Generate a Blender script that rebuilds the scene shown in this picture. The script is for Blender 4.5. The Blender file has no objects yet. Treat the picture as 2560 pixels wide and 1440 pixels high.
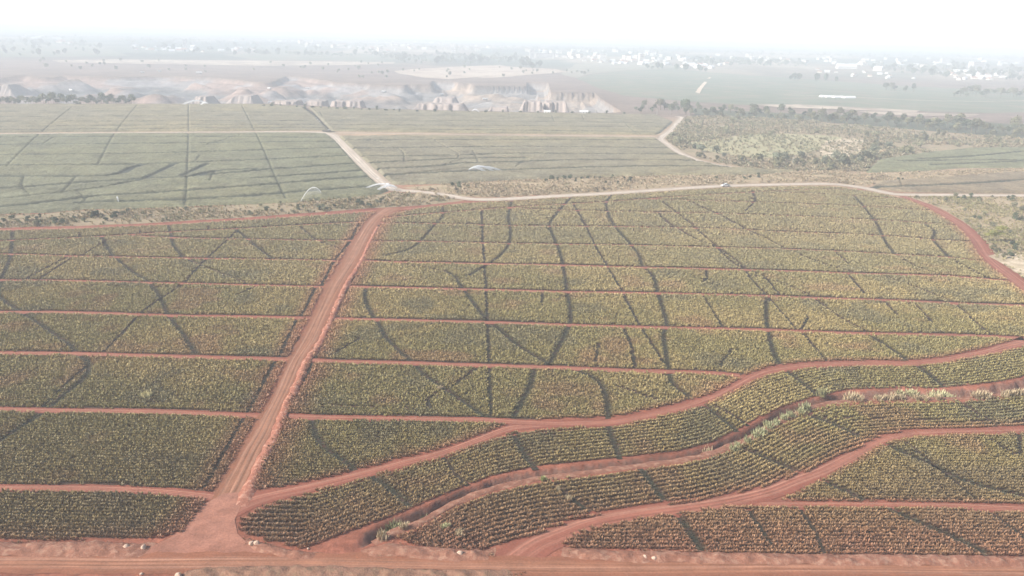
HAZE, SKY, SUN, EXPO, VEIL, DENOISE = .00042, .10, 5.0, .53, 7.5, True
import bpy, bmesh, math
import numpy as np
from mathutils import Matrix, Vector
SC = bpy.context.scene
COL = SC.collection
rng = np.random.default_rng(7)
R = math.radians

# ------------------------------------------------------------------ camera model (a drone 80 m up)
CAM_H, FPX, PITCH, ROLL = 80.0, 2009.0, R(17.15), R(1.34)
ROT = (Matrix.Rotation(math.pi/2 - PITCH, 3, 'X') @ Matrix.Rotation(ROLL, 3, 'Z'))
ROTN = np.array(ROT)

def plain(y):
    """height of the far plain: level fields, then a long gentle rise towards the horizon"""
    y = np.asarray(y, float)
    return np.interp(y, [0, 1900, 4200, 7000, 16000], [0, 0, 40, 65, 68])

def ray(px, py):
    px = np.asarray(px, float); py = np.asarray(py, float)
    d = np.stack([(px-1280)/FPX, (720-py)/FPX, -np.ones_like(px)], -1)
    return d @ ROTN.T

def G(px, py, z=0.0):
    """where the sight line through a point of the photograph meets the ground"""
    d = ray(px, py)
    t = np.where(d[..., 2] < -1e-5, (z-CAM_H)/np.minimum(d[..., 2], -1e-5), 1e6)
    y = d[..., 1]*t
    far = y > 2000
    if np.any(far):
        lo = np.full(d.shape[:-1], 1900.0); hi = np.full(d.shape[:-1], 12500.0)
        sl = d[..., 2]/d[..., 1]
        for _ in range(40):
            m = .5*(lo+hi)
            above = CAM_H + sl*m > plain(m)+z
            lo = np.where(above, m, lo); hi = np.where(above, hi, m)
        t = np.where(far, .5*(lo+hi)/d[..., 1], t)
    return np.stack([d[..., 0]*t, d[..., 1]*t], -1)

def GL(pts, z=0.0):
    a = np.array(pts, float)
    return G(a[:, 0], a[:, 1], z)

def PX(xy, z=0.0):
    """world -> photograph"""
    xy = np.asarray(xy, float)
    v = np.concatenate([xy, np.full(xy.shape[:-1]+(1,), z-CAM_H)], -1) if np.isscalar(z) else np.concatenate([xy, (z-CAM_H)[..., None]], -1)
    c = v @ ROTN
    w = np.maximum(-c[..., 2], 1e-3)
    return np.stack([1280+FPX*c[..., 0]/w, 720-FPX*c[..., 1]/w], -1)

cam = bpy.data.cameras.new('camera'); camo = bpy.data.objects.new('camera', cam); COL.objects.link(camo)
camo.matrix_world = Matrix.Translation((0, 0, CAM_H)) @ ROT.to_4x4()
cam.sensor_width = 36; cam.lens = FPX/2560*36; cam.clip_start = 1; cam.clip_end = 40000
SC.camera = camo

# ------------------------------------------------------------------ numeric helpers
def vnoise(x, y, s, seed=0):
    r = np.random.default_rng(seed); n = 256
    t = r.random((n, n))
    x = np.asarray(x)/s; y = np.asarray(y)/s
    xi = np.floor(x).astype(int); yi = np.floor(y).astype(int)
    fx = x-xi; fy = y-yi
    fx = fx*fx*(3-2*fx); fy = fy*fy*(3-2*fy)
    a = t[xi % n, yi % n]; b = t[(xi+1) % n, yi % n]; c = t[xi % n, (yi+1) % n]; d = t[(xi+1) % n, (yi+1) % n]
    return (a*(1-fx)+b*fx)*(1-fy)+(c*(1-fx)+d*fx)*fy

def fbm(x, y, s, seed=0, oc=3):
    v = 0; w = 0
    for i in range(oc):
        v = v + vnoise(x, y, s/2**i, seed+i)*.5**i; w += .5**i
    return v/w

def inpoly(p, poly):
    x, y = p[:, 0], p[:, 1]; ins = np.zeros(len(p), bool)
    n = len(poly)
    for i in range(n):
        x1, y1 = poly[i]; x2, y2 = poly[(i+1) % n]
        if y1 == y2: continue
        c = ((y1 > y) != (y2 > y)) & (x < (x2-x1)*(y-y1)/(y2-y1)+x1)
        ins ^= c
    return ins

def dseg(p, line, cap=1e9):
    """distance of points to a polyline"""
    out = np.full(len(p), cap)
    for a, b in zip(line[:-1], line[1:]):
        ab = b-a; L = max(ab@ab, 1e-9)
        lo = np.minimum(a, b)-cap; hi = np.maximum(a, b)+cap
        m = np.nonzero((p[:, 0] > lo[0]) & (p[:, 0] < hi[0]) & (p[:, 1] > lo[1]) & (p[:, 1] < hi[1]))[0] if cap < 1e8 else np.arange(len(p))
        if not len(m): continue
        q = p[m]-a
        t = np.clip(q@ab/L, 0, 1)
        d = np.hypot(q[:, 0]-t*ab[0], q[:, 1]-t*ab[1])
        out[m] = np.minimum(out[m], d)
    return out

def smooth(x, a, b):
    t = np.clip((x-a)/(b-a), 0, 1)
    return t*t*(3-2*t)

def spline(pts, step):
    """Catmull-Rom through points, resampled at about STEP metres"""
    p = np.array(pts, float)
    p = np.vstack([2*p[0]-p[1], p, 2*p[-1]-p[-2]])
    out = []
    for i in range(1, len(p)-2):
        a, b, c, d = p[i-1:i+3]
        n = max(2, int(np.linalg.norm(c-b)/step))
        t = np.linspace(0, 1, n, endpoint=False)[:, None]
        out.append(.5*((2*b)+(-a+c)*t+(2*a-5*b+4*c-d)*t*t+(-a+3*b-3*c+d)*t**3))
    out.append(p[-2][None])
    return np.vstack(out)

def meshobj(name, V, F, mat, attrs=None, parent=None, smooth_=False, link=True):
    """one mesh object from arrays; F is (n,3)/(n,4) int array or list of tuples"""
    me = bpy.data.meshes.new(name)
    V = np.asarray(V, np.float32)
    if isinstance(F, np.ndarray):
        k = F.shape[1]; nf = len(F)
        me.vertices.add(len(V)); me.vertices.foreach_set('co', V.ravel())
        me.loops.add(nf*k); me.loops.foreach_set('vertex_index', F.astype(np.int32).ravel())
        me.polygons.add(nf); me.polygons.foreach_set('loop_start', np.arange(0, nf*k, k, dtype=np.int32))
        me.update(calc_edges=True)
    else:
        me.from_pydata([tuple(v) for v in V], [], [tuple(f) for f in F])
        me.update()
    for an, arr in (attrs or {}).items():
        arr = np.asarray(arr, np.float32)
        if arr.ndim == 2:
            if arr.shape[1] == 3: arr = np.concatenate([arr, np.ones((len(arr), 1), np.float32)], 1)
            a = me.attributes.new(an, 'FLOAT_COLOR', 'POINT'); a.data.foreach_set('color', arr.ravel())
        else:
            a = me.attributes.new(an, 'FLOAT', 'POINT'); a.data.foreach_set('value', arr)
    if smooth_: me.polygons.foreach_set('use_smooth', np.ones(len(me.polygons), bool))
    if mat: me.materials.append(mat)
    o = bpy.data.objects.new(name, me)
    if link: COL.objects.link(o)
    if parent: o.parent = parent
    return o

def tag(o, label=None, cat=None, group=None, kind=None):
    if label: o['label'] = label
    if cat: o['category'] = cat
    if group: o['group'] = group
    if kind: o['kind'] = kind
    return o

def empty(name, loc, rz=0.0):
    o = bpy.data.objects.new(name, None); COL.objects.link(o)
    o.location = loc; o.rotation_euler = (0, 0, rz); o.empty_display_size = .5
    return o

def copy_tree(o, parent=None):
    c = o.copy(); COL.objects.link(c)
    if parent: c.parent = parent; c.matrix_parent_inverse = o.matrix_parent_inverse
    for ch in list(o.children): copy_tree(ch, c)
    return c

# ------------------------------------------------------------------ materials
def mat_new(name):
    m = bpy.data.materials.new(name); m.use_nodes = True
    nt = m.node_tree; b = nt.nodes['Principled BSDF']
    b.inputs['Specular IOR Level'].default_value = .15
    b.inputs['Roughness'].default_value = .85
    return m, nt, b

def N(nt, typ, **kw):
    n = nt.nodes.new(typ)
    for k, v in kw.items():
        if k in n.inputs: n.inputs[k].default_value = v
        else: setattr(n, k, v)
    return n

def mixc(nt, a, b, fac, mode='MIX'):
    n = nt.nodes.new('ShaderNodeMix'); n.data_type = 'RGBA'; n.blend_type = mode
    for sock, v in ((n.inputs[0], fac), (n.inputs[6], a), (n.inputs[7], b)):
        if hasattr(v, 'is_output') or isinstance(v, bpy.types.NodeSocket): nt.links.new(v, sock)
        elif isinstance(v, (tuple, list)): sock.default_value = (*v, 1) if len(v) == 3 else v
        else: sock.default_value = v
    return n.outputs[2]

def ramp(nt, src, stops):
    n = nt.nodes.new('ShaderNodeValToRGB'); nt.links.new(src, n.inputs[0])
    e = n.color_ramp.elements
    while len(e) > 1: e.remove(e[0])
    for i, (p, c) in enumerate(stops):
        x = e[0] if i == 0 else e.new(p)
        x.position = p; x.color = (c, c, c, 1) if not isinstance(c, (tuple, list)) else (*c, 1)
    return n.outputs[0]

def noise(nt, vec, scale, detail=4, rough=.6, stretch=None):
    if stretch:
        mp = N(nt, 'ShaderNodeMapping'); mp.inputs['Scale'].default_value = stretch
        nt.links.new(vec, mp.inputs[0]); vec = mp.outputs[0]
    n = N(nt, 'ShaderNodeTexNoise', Scale=scale, Detail=detail, Roughness=rough)
    nt.links.new(vec, n.inputs['Vector'])
    return n.outputs[0]

def bump(nt, b, h, strength, dist):
    n = N(nt, 'ShaderNodeBump', Strength=strength, Distance=dist)
    nt.links.new(h, n.inputs['Height']); nt.links.new(n.outputs[0], b.inputs['Normal'])

def mat_soil(name, c1, c2, scales=(.03, .35, 3.0), bumpd=.12, third=None):
    m, nt, b = mat_new(name)
    v = N(nt, 'ShaderNodeNewGeometry').outputs['Position']
    n1 = noise(nt, v, scales[0], 5); n2 = noise(nt, v, scales[1], 5); n3 = noise(nt, v, scales[2], 4)
    c = mixc(nt, c1, c2, ramp(nt, n1, [(.35, 0.), (.65, 1.)]))
    if third: c = mixc(nt, c, third, ramp(nt, n2, [(.5, 0.), (.62, 1.)]))
    c = mixc(nt, c, (1, 1, 1), .6, 'MULTIPLY') if False else c
    k = ramp(nt, n2, [(.3, .78), (.7, 1.2)]); c = mixc(nt, c, k, 1., 'MULTIPLY')
    k = ramp(nt, n3, [(.3, .82), (.7, 1.16)]); c = mixc(nt, c, k, 1., 'MULTIPLY')
    nt.links.new(c, b.inputs['Base Color'])
    if bumpd:
        h = N(nt, 'ShaderNodeMath', operation='ADD'); nt.links.new(n2, h.inputs[0]); nt.links.new(n3, h.inputs[1])
        bump(nt, b, h.outputs[0], .7, bumpd)
    return m

def mat_ground():
    """the base sheet: a painted-in kind of earth per place (attribute 'zone') broken up by noise"""
    m, nt, b = mat_new('earth')
    v = N(nt, 'ShaderNodeNewGeometry').outputs['Position']
    a = N(nt, 'ShaderNodeAttribute', attribute_name='zone')
    c = a.outputs['Color']
    for s, st, lo, hi in ((.012, None, .72, 1.28), (.09, None, .75, 1.25), (.8, None, .78, 1.2)):
        n = noise(nt, v, s, 5, .62, st)
        c = mixc(nt, c, ramp(nt, n, [(.3, lo), (.7, hi)]), 1., 'MULTIPLY')
    g = noise(nt, v, .5, 4, .6, (1, 1, .12))
    c = mixc(nt, c, ramp(nt, g, [(.35, .82), (.65, 1.15)]), 1., 'MULTIPLY')
    nt.links.new(c, b.inputs['Base Color'])
    bump(nt, b, noise(nt, v, 1.2, 6, .65), .8, .25)
    return m

def mat_road(name, base, rut, edge, nr=2):
    """packed earth with wheel ruts: uses the road's own across/along coordinates"""
    m, nt, b = mat_new(name)
    v = N(nt, 'ShaderNodeNewGeometry').outputs['Position']
    u = N(nt, 'ShaderNodeAttribute', attribute_name='across').outputs['Fac']
    al = N(nt, 'ShaderNodeAttribute', attribute_name='along').outputs['Fac']
    cx = N(nt, 'ShaderNodeCombineXYZ'); nt.links.new(u, cx.inputs[0]); nt.links.new(al, cx.inputs[1])
    st = noise(nt, cx.outputs[0], 1.0, 4, .6, (7., .03, 1.))
    st2 = noise(nt, cx.outputs[0], 1.0, 4, .6, (2.6, .012, 1.))
    n2 = noise(nt, v, .25, 5); n3 = noise(nt, v, 2.5, 4)
    c = mixc(nt, base, rut, ramp(nt, st2, [(.42, 0.), (.6, 1.)]))
    c = mixc(nt, c, ramp(nt, st, [(.3, .70), (.68, 1.24)]), 1., 'MULTIPLY')
    ab = N(nt, 'ShaderNodeMath', operation='ABSOLUTE'); nt.links.new(u, ab.inputs[0])
    rr = N(nt, 'ShaderNodeMath', operation='MULTIPLY_ADD'); nt.links.new(st2, rr.inputs[0]); rr.inputs[1].default_value = .5; nt.links.new(ab.outputs[0], rr.inputs[2])
    c = mixc(nt, c, ramp(nt, rr.outputs[0], [(.28, 1.10), (.48, .80), (.62, 1.08), (.78, .86), (.95, 1.04)]), 1., 'MULTIPLY')
    wob = N(nt, 'ShaderNodeMath', operation='MULTIPLY_ADD'); nt.links.new(n2, wob.inputs[0]); wob.inputs[1].default_value = .7; nt.links.new(ab.outputs[0], wob.inputs[2])
    c = mixc(nt, c, edge, ramp(nt, wob.outputs[0], [(.80, 0.), (1.22, 1.)]))
    c = mixc(nt, c, ramp(nt, n2, [(.3, .84), (.7, 1.14)]), 1., 'MULTIPLY')
    c = mixc(nt, c, ramp(nt, n3, [(.3, .86), (.7, 1.12)]), 1., 'MULTIPLY')
    nt.links.new(c, b.inputs['Base Color'])
    h = N(nt, 'ShaderNodeMath', operation='ADD'); nt.links.new(st, h.inputs[0]); nt.links.new(n3, h.inputs[1])
    bump(nt, b, h.outputs[0], .7, .10)
    return m

def mat_tone(name, rough=.6, spec=.25, ns=None, trans=0.):
    """plants: colour of each plant in attribute 'tone'"""
    m, nt, b = mat_new(name)
    a = N(nt, 'ShaderNodeAttribute', attribute_name='tone'); c = a.outputs['Color']
    if ns:
        v = N(nt, 'ShaderNodeNewGeometry').outputs['Position']
        for s in ns:
            c = mixc(nt, c, ramp(nt, noise(nt, v, s, 3), [(.3, .75), (.7, 1.25)]), 1., 'MULTIPLY')
        bump(nt, b, noise(nt, v, ns[-1], 4, .7), 1., .5)
    nt.links.new(c, b.inputs['Base Color'])
    b.inputs['Roughness'].default_value = rough; b.inputs['Specular IOR Level'].default_value = spec
    return m

def mat_leaf(name, c1, c2, scale=.35):
    """crowns: leaf colour differs from tree to tree and from clump to clump"""
    m, nt, b = mat_new(name)
    oi = N(nt, 'ShaderNodeObjectInfo'); tc = N(nt, 'ShaderNodeTexCoord')
    n = noise(nt, tc.outputs['Object'], scale, 3)
    c = mixc(nt, c1, c2, ramp(nt, n, [(.35, 0.), (.65, 1.)]))
    k = N(nt, 'ShaderNodeMapRange'); nt.links.new(oi.outputs['Random'], k.inputs[0]); k.inputs[3].default_value = .65; k.inputs[4].default_value = 1.35
    c = mixc(nt, c, k.outputs[0], 1., 'MULTIPLY')
    nt.links.new(c, b.inputs['Base Color']); b.inputs['Roughness'].default_value = .7
    return m

def mat_plain(name, col, rough=.6, metal=0., var=.12, s=1.5):
    m, nt, b = mat_new(name)
    tc = N(nt, 'ShaderNodeTexCoord')
    n = noise(nt, tc.outputs['Object'], s, 4)
    c = mixc(nt, col, ramp(nt, n, [(.3, 1-var), (.7, 1+var)]), 1., 'MULTIPLY')
    nt.links.new(c, b.inputs['Base Color'])
    b.inputs['Roughness'].default_value = rough; b.inputs['Metallic'].default_value = metal
    return m

# ================================================================== LAYOUT, traced on the photograph and laid out on the ground
MAIN_L = [(948,520),(925,540),(907,560),(882,600),(852,650),(828,690),(807,722),(772,800),(728,880),(702,930),(672,1000),(640,1050),(620,1085),(598,1120),(570,1170),(548,1205),(522,1250),(480,1300),(425,1345),(380,1372)]
MAIN_R = [(1010,522),(968,540),(948,560),(925,600),(902,650),(877,690),(859,722),(825,790),(800,850),(765,900),(740,960),(715,1010),(690,1080),(668,1120),(645,1170),(625,1220),(603,1260),(585,1300),(592,1335),(625,1366)]
LT = [  # cross tracks west of the main road, far to near
 [(-400,598),(0,575),(200,570),(425,560),(640,547),(790,537),(940,527),(1060,519),(1165,507)],
 [(-400,628),(0,603),(175,596),(250,592),(425,581),(640,570),(815,560),(905,556)],
 [(330,590),(462,596),(625,599),(790,602),(890,602)],
 [(-400,630),(0,636),(175,641),(375,645),(640,649),(815,652),(865,656)],
 [(-400,696),(0,701),(200,703),(350,707),(640,714),(820,718)],
 [(-400,774),(0,781),(100,781),(250,784),(425,790),(640,793),(770,796)],
 [(-400,876),(0,883),(175,885),(325,889),(640,897),(722,900)],
 [(-400,1016),(0,1024),(125,1027),(375,1030),(640,1040),(660,1042)],
 [(-400,1214),(0,1221),(250,1222),(425,1231),(535,1243)]]
RT = [  # cross tracks east of it
 [(950,546),(1100,533),(1280,519),(1520,505),(1700,492),(1920,479),(2040,474),(2172,474)],
 [(1945,481),(2040,485),(2120,489),(2250,497)],
 [(1620,499),(1800,503),(1920,507),(2095,514),(2157,517),(2335,527)],
 [(1270,521),(1445,527),(1655,532),(1792,534),(1920,539),(2000,541),(2180,550),(2310,558),(2395,566)],
 [(940,558),(1100,560),(1280,565),(1535,567),(1690,570),(1867,575),(1920,579),(2125,586),(2240,592),(2330,600),(2440,606)],
 [(915,604),(1045,604),(1202,608),(1280,610),(1455,612),(1580,614),(1797,620),(1920,622),(2120,630),(2237,637),(2370,644),(2475,656)],
 [(890,652),(990,656),(1140,659),(1280,662),(1405,664),(1617,670),(1920,677),(2150,685),(2370,691),(2550,706)],
 [(860,717),(1280,727),(1420,731),(1642,734),(1920,741),(2040,746),(2242,752),(2380,759),(2560,765),(2800,772)],
 [(820,797),(940,800),(1227,807),(1280,809),(1425,814),(1662,820),(1920,826),(2132,834),(2345,838),(2482,842),(2560,848)],
 [(755,899),(825,904),(1025,909),(1280,917),(1380,920),(1592,928),(1755,932),(1850,940)],
 [(690,1040),(825,1045),(1015,1048),(1215,1051),(1280,1055),(1400,1060)]]
TRK_A = [(560,1285),(640,1249),(760,1221),(850,1199),(940,1176),(1000,1159),(1100,1134),(1200,1098),(1280,1070),(1400,1060),(1530,1056),(1600,1043),(1700,1020),(1780,994),(1830,970),(1880,943),(1920,928),(2000,915),(2100,910),(2200,908),(2270,909),(2350,902),(2420,889),(2480,877),(2530,863),(2620,846),(2800,838)]
TRK_B = [(1270,1412),(1300,1388),(1345,1358),(1400,1335),(1480,1306),(1600,1284),(1700,1271),(1800,1257),(1920,1229),(1990,1202),(2050,1180),(2100,1156),(2150,1130),(2200,1102),(2250,1090),(2300,1083),(2400,1079),(2600,1075),(2900,1074)]
TRK_C = [(1830,1258),(1920,1262),(2000,1262),(2100,1262),(2200,1263),(2300,1264),(2400,1266),(2600,1274),(2900,1280)]
TRK_E = [(2255,489),(2290,503),(2325,518),(2360,536),(2398,559),(2424,580),(2446,605),(2464,634),(2488,660),(2527,690),(2570,722),(2640,765),(2800,850)]
BOTTOM = [(-600,1412),(0,1407),(300,1410),(600,1408),(900,1411),(1280,1419),(1600,1420),(2000,1418),(2560,1424),(3100,1428)]
PALE_1 = [(-400,339),(0,335),(300,332),(640,330),(780,330),(828,336),(845,350),(862,368),(895,400),(925,430),(960,460),(985,474),(1030,478),(1090,484),(1150,495)]
PALE_2 = [(1110,486),(1160,496),(1210,499),(1280,497),(1400,490),(1530,483),(1720,470),(1812,465),(1920,462),(2060,460),(2110,463),(2160,470),(2215,482),(2260,487),(2400,488),(2560,489),(2900,492)]
MIDTRACK = [(826,332),(1000,334),(1280,338),(1500,340),(1650,343)]
VALLEY_RD = [(1900,424),(1850,420),(1790,412),(1735,398),(1695,380),(1668,360),(1652,346),(1675,328),(1692,308),(1704,294),(1690,291)]

DU = [(720,1392),(800,1365),(900,1327),(1000,1290),(1060,1264),(1150,1226),(1230,1197),(1280,1186),(1350,1172),(1450,1162),(1560,1150),(1700,1134),(1780,1113),(1850,1078),(1900,1048),(1960,1018),(2040,994),(2120,977),(2220,974),(2330,974),(2420,967),(2500,957),(2560,944),(2800,915)]
DL = [(860,1398),(930,1357),(1000,1323),(1060,1299),(1150,1251),(1230,1221),(1280,1209),(1350,1195),(1450,1183),(1560,1168),(1700,1150),(1770,1134),(1830,1112),(1880,1090),(1950,1052),(2010,1026),(2080,1006),(2200,999),(2330,997),(2450,992),(2560,979),(2800,950)]

SW_WIDE = [
 [(30,580),(27,640),(5,695),(-5,735),(12,755),(50,780),(110,820),(175,865),(196,890),(218,905),(221,930),(205,952),(165,985),(115,1028),(60,1065),(-10,1110),(-120,1190)],
 [(255,594),(273,630),(290,647),(330,680),(370,707),(397,740),(420,790),(447,824),(492,890)],
 [(420,562),(428,590),(432,612),(455,643)],
 [(590,575),(620,600),(650,625),(678,647)],
 [(1107,518),(1105,545),(1085,565),(1052,603),(1035,618),(1010,630),(960,641)],
 [(1278,505),(1275,520),(1270,545),(1275,575),(1272,610),(1250,640),(1215,665),(1170,691)],
 [(1110,680),(1135,692),(1150,715),(1170,742),(1215,800),(1247,826),(1290,862),(1340,895),(1382,917)],
 [(1428,494),(1405,520),(1375,558),(1380,587),(1395,622),(1407,664),(1415,720),(1424,770),(1425,808),(1413,834),(1373,914)],
 [(1532,485),(1515,508),(1520,535),(1535,566),(1570,606),(1597,640),(1605,666),(1632,692),(1642,728),(1656,772),(1666,815),(1658,836),(1663,880),(1671,928),(1680,962),(1722,994)],
 [(915,722),(912,748),(925,782),(944,808),(965,846),(1000,882),(1032,908),(1052,932),(1100,968),(1152,1003),(1218,1048)],
 [(1335,928),(1325,965),(1302,1010),(1281,1050)],
 [(1428,924),(1480,945),(1505,970),(1516,1002),(1520,1045),(1522,1075),(1531,1103),(1546,1140),(1552,1152)],
 [(780,1050),(785,1082),(801,1111),(832,1137),(892,1180)],
 [(1283,1090),(1312,1142),(1340,1175)],
 [(1600,1172),(1635,1220),(1668,1264)],
 [(925,1190),(975,1225),(1020,1265)],
 [(1915,748),(1915,800),(1922,840),(1932,880),(1950,914),(1970,932),(2000,957),(2042,990)],
 [(2135,492),(2160,520),(2190,560),(2205,590),(2215,610),(2233,635)],
 [(2310,562),(2335,580),(2332,600),(2350,622),(2371,645)],
 [(2200,1108),(2260,1135),(2330,1165),(2400,1200),(2480,1225),(2580,1248)],
 [(2070,1212),(2120,1234),(2166,1256)],
 [(1688,1286),(1722,1332),(1748,1368),(1758,1388)],
 [(2230,1278),(2300,1310),(2370,1340),(2460,1384)],
 [(1748,1010),(1800,1047),(1842,1080)],
 [(2180,845),(2230,876),(2266,903),(2290,915),(2320,937),(2357,968)],
 [(2020,1040),(2080,1062),(2140,1090)],
 [(1865,1128),(1925,1152),(1990,1180)]]
SW_THIN = [
 [(219,915),(165,962),(105,1022)],
 [(592,580),(500,665),(457,712),(370,770),(320,820),(258,884)], [(170,643),(60,702)], [(180,646),(95,702)], [(455,643),(500,665),(545,682),(620,712)],
 [(750,568),(790,600),(852,626)], [(270,600),(205,640)], [(655,712),(590,740)],
 [(895,563),(875,603),(835,656),(805,711),(790,722),(755,788),(742,800),(698,892),(685,910),(625,1022),(606,1052),(512,1220)],
 [(948,563),(922,610),(900,660),(875,712),(868,724),(838,791),(829,802),(790,893),(780,912),(738,990)],
 [(1203,528),(1207,610),(1213,700),(1218,800),(1222,900),(1226,1046)],
 [(1000,660),(1060,670),(1112,681)], [(1432,508),(1465,570),(1490,620),(1520,672),(1550,722),(1575,772),(1600,817),(1622,852),(1658,908)],
 [(1643,531),(1665,555),(1690,571),(1745,602),(1785,616),(1810,640),(1852,672),(1905,690),(1950,742)],
 [(1655,505),(1720,555),(1772,602),(1850,662),(1872,692),(1922,747),(1990,825)],
 [(1700,495),(1790,535),(1870,577),(1925,602),(1972,627),(2062,662),(2142,684),(2200,690),(2300,724),(2342,741),(2382,757),(2400,772),(2432,802),(2477,840)],
 [(2233,635),(2300,672),(2362,691)], [(1880,690),(1962,712),(2002,731),(2032,746),(2102,797),(2172,832)],
 [(2371,645),(2420,672),(2478,702)], [(1765,677),(1767,695),(1758,708)], [(1755,738),(1808,822)], [(1556,820),(1576,862),(1587,925)],
 [(1495,862),(1488,910)], [(2000,828),(2068,908)], [(822,893),(900,848)], [(1192,922),(1132,968)], [(1088,985),(1070,1005),(1078,1024)], [(1545,968),(1640,1002)],
 [(1105,1142),(1140,1190),(1172,1215)], [(1392,1222),(1440,1258),(1495,1296)], [(2270,1112),(2312,1147),(2440,1252)], [(2545,1082),(2543,1140),(2465,1092)],
 [(1868,1278),(1932,1370)], [(1998,1272),(2036,1332),(2062,1394)], [(2472,1282),(2580,1362)], [(2390,1000),(2442,1037),(2500,1070)], [(1790,1018),(1880,1070)],
 [(2080,625),(2120,660)], [(2120,687),(2160,735)], [(2200,745),(2245,792)], [(2290,765),(2330,808)], [(1880,497),(1885,507),(1862,530)], [(1355,735),(1354,760)], [(2020,795),(2005,822)], [(1830,875),(1798,915)],
 [(350,578),(349,590)], [(199,585),(198,596)], [(520,567),(522,577)], [(1880,478),(1890,505)]]
FURROW = [
 [(-300,283),(0,281),(400,280),(760,284)], [(-300,296),(0,294),(400,292),(775,290)], [(-300,308),(0,306),(330,305),(790,304)], [(-300,321),(0,319),(400,315),(800,313)],
 [(-300,328),(0,327),(400,324),(805,321)],
 [(472,262),(472,330),(470,400),(467,470),(463,516)], [(343,265),(290,332),(245,415)], [(180,270),(105,332),(15,420)], [(605,265),(645,345),(690,447),(716,502)],
 [(-300,350),(0,346),(400,344),(840,346)], [(-300,369),(0,364),(400,361),(640,358),(850,356)], [(-300,396),(0,390),(350,386),(640,378),(860,371)], [(-300,420),(0,416),(250,415),(470,409),(640,402),(865,392)],
 [(-300,448),(0,444),(270,442),(330,422),(370,412)], [(640,428),(760,420),(885,411)], [(500,441),(640,430)], [(640,448),(800,437),(905,429)], [(-300,482),(0,475),(180,461),(300,454),(380,448),(460,446),(540,431),(640,424)],
 [(-300,530),(0,521),(120,508),(250,493),(400,484),(640,467),(780,455),(920,444)], [(200,510),(300,506),(460,502),(640,491),(750,482),(945,469)],
 [(60,442),(56,470),(75,490)], [(190,445),(175,465),(158,482)], [(190,480),(215,500),(200,515)], [(500,392),(490,405)], [(530,440),(525,456)],[(110,362),(135,345)],[(510,366),(600,340)],
 [(800,290),(1100,291),(1640,302)], [(820,303),(1100,304),(1640,309)], [(840,314),(1200,316),(1660,320)], [(850,325),(1200,327),(1660,332)],
 [(1270,283),(1275,292)], [(1380,290),(1385,305)], [(1455,290),(1460,303)], [(1560,305),(1572,320),(1592,336)], [(800,281),(806,292)],
 [(870,353),(1280,352),(1650,352)], [(890,373),(1280,369),(1660,372)], [(905,393),(1150,391),(1280,386),(1480,387),(1700,388)], [(915,410),(1190,398),(1310,397)], [(940,426),(1100,417),(1150,411),(1280,407),(1480,402),(1740,404)],
 [(955,441),(1160,431),(1280,427),(1500,420),(1700,418),(1900,421)], [(925,350),(1000,377),(1012,406)], [(1080,350),(1148,390),(1130,400)], [(1182,380),(1196,408)], [(1310,404),(1290,420)],
 [(1165,399),(1100,417)],[(2300,400),(2440,392),(2560,380)], [(2180,470),(2300,467),(2440,460),(2560,452)],[(2250,405),(2380,403),(2560,402)],[(2330,415),(2560,405)],[(2250,455),(2254,466)]]
FURROW_WIDE = [[(-200,516),(0,500),(120,488),(220,477),(320,459),(352,453)], [(360,450),(440,412)], [(455,442),(522,411)], [(310,430),(345,417)],[(1000,438),(1160,423),(1230,418)],[(1295,410),(1318,405)]]

# crop land (each polygon in the photograph, running out of the frame where the land does)
def off(line, dy): return [(x, y+dy) for x, y in line]
POLY_LEFT = off(LT[0][:7], 4)+[(918,548)]+[(x-3, y) for x, y in MAIN_L[3:-2]]+[(450,1332),(400,1345),(300,1350),(0,1352),(-400,1352)]
POLY_RIGHT = ([(958,543),(1000,530),(1090,518),(1160,510),(1290,504),(1400,497),(1530,490),(1720,477),(1812,472),(1920,469),(2060,467),(2105,470),(2155,478),(2240,494)]
  + [(x-14-(y-490)*.05, y) for x, y in TRK_E[1:-2]] + [(2620,780),(2800,790),(2800,825)]
  + [(2620,834),(2530,852),(2480,866),(2420,880),(2350,895),(2270,902),(2200,902),(2100,903),(2000,907),(1920,918),(1880,932),(1845,950),(1815,967),(1765,990),(1700,1007),(1600,1030),(1530,1043),(1400,1047),(1270,1060),(1190,1092),(1100,1124),(1000,1147),(940,1164),(850,1187),(760,1207),(690,1222),(628,1224)]
  + [(x+3, y) for x, y in MAIN_R[-5:1:-1]])
A_LO = [(760,1238),(850,1213),(940,1190),(1000,1172),(1100,1146),(1200,1109),(1280,1084),(1400,1073),(1530,1068),(1600,1055),(1700,1032),(1780,1005),(1830,983),(1880,954),(1920,938),(2000,924),(2100,918),(2200,916),(2270,917),(2350,910),(2420,898),(2480,887),(2530,874),(2620,857),(2800,848)]
POLY_S3 = [(593,1308),(620,1287),(660,1268)]+A_LO+off(DU[:0:-1], -4)+[(760,1374),(700,1362),(640,1347),(600,1330)]
B_UP = [(1290,1358),(1330,1343),(1400,1317),(1480,1292),(1600,1270),(1700,1260),(1800,1244),(1920,1217),(1990,1190),(2050,1168),(2100,1145),(2150,1119),(2200,1092),(2250,1081),(2300,1075),(2400,1071),(2600,1067),(2900,1066)]
POLY_S4 = [(978,1345),(1010,1335)]+[(x+6, y+9) for x, y in DL[3:]]+[(2900,1066)]+B_UP[::-1]+[(1230,1374),(1150,1378),(1050,1368)]
POLY_S5 = [(1950,1251),(1990,1236),(2050,1205),(2100,1176),(2150,1148),(2200,1114),(2250,1100),(2300,1093),(2400,1088),(2600,1085),(2900,1084),(2900,1272),(2600,1264),(2400,1257),(2200,1254),(2000,1253)]
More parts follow.
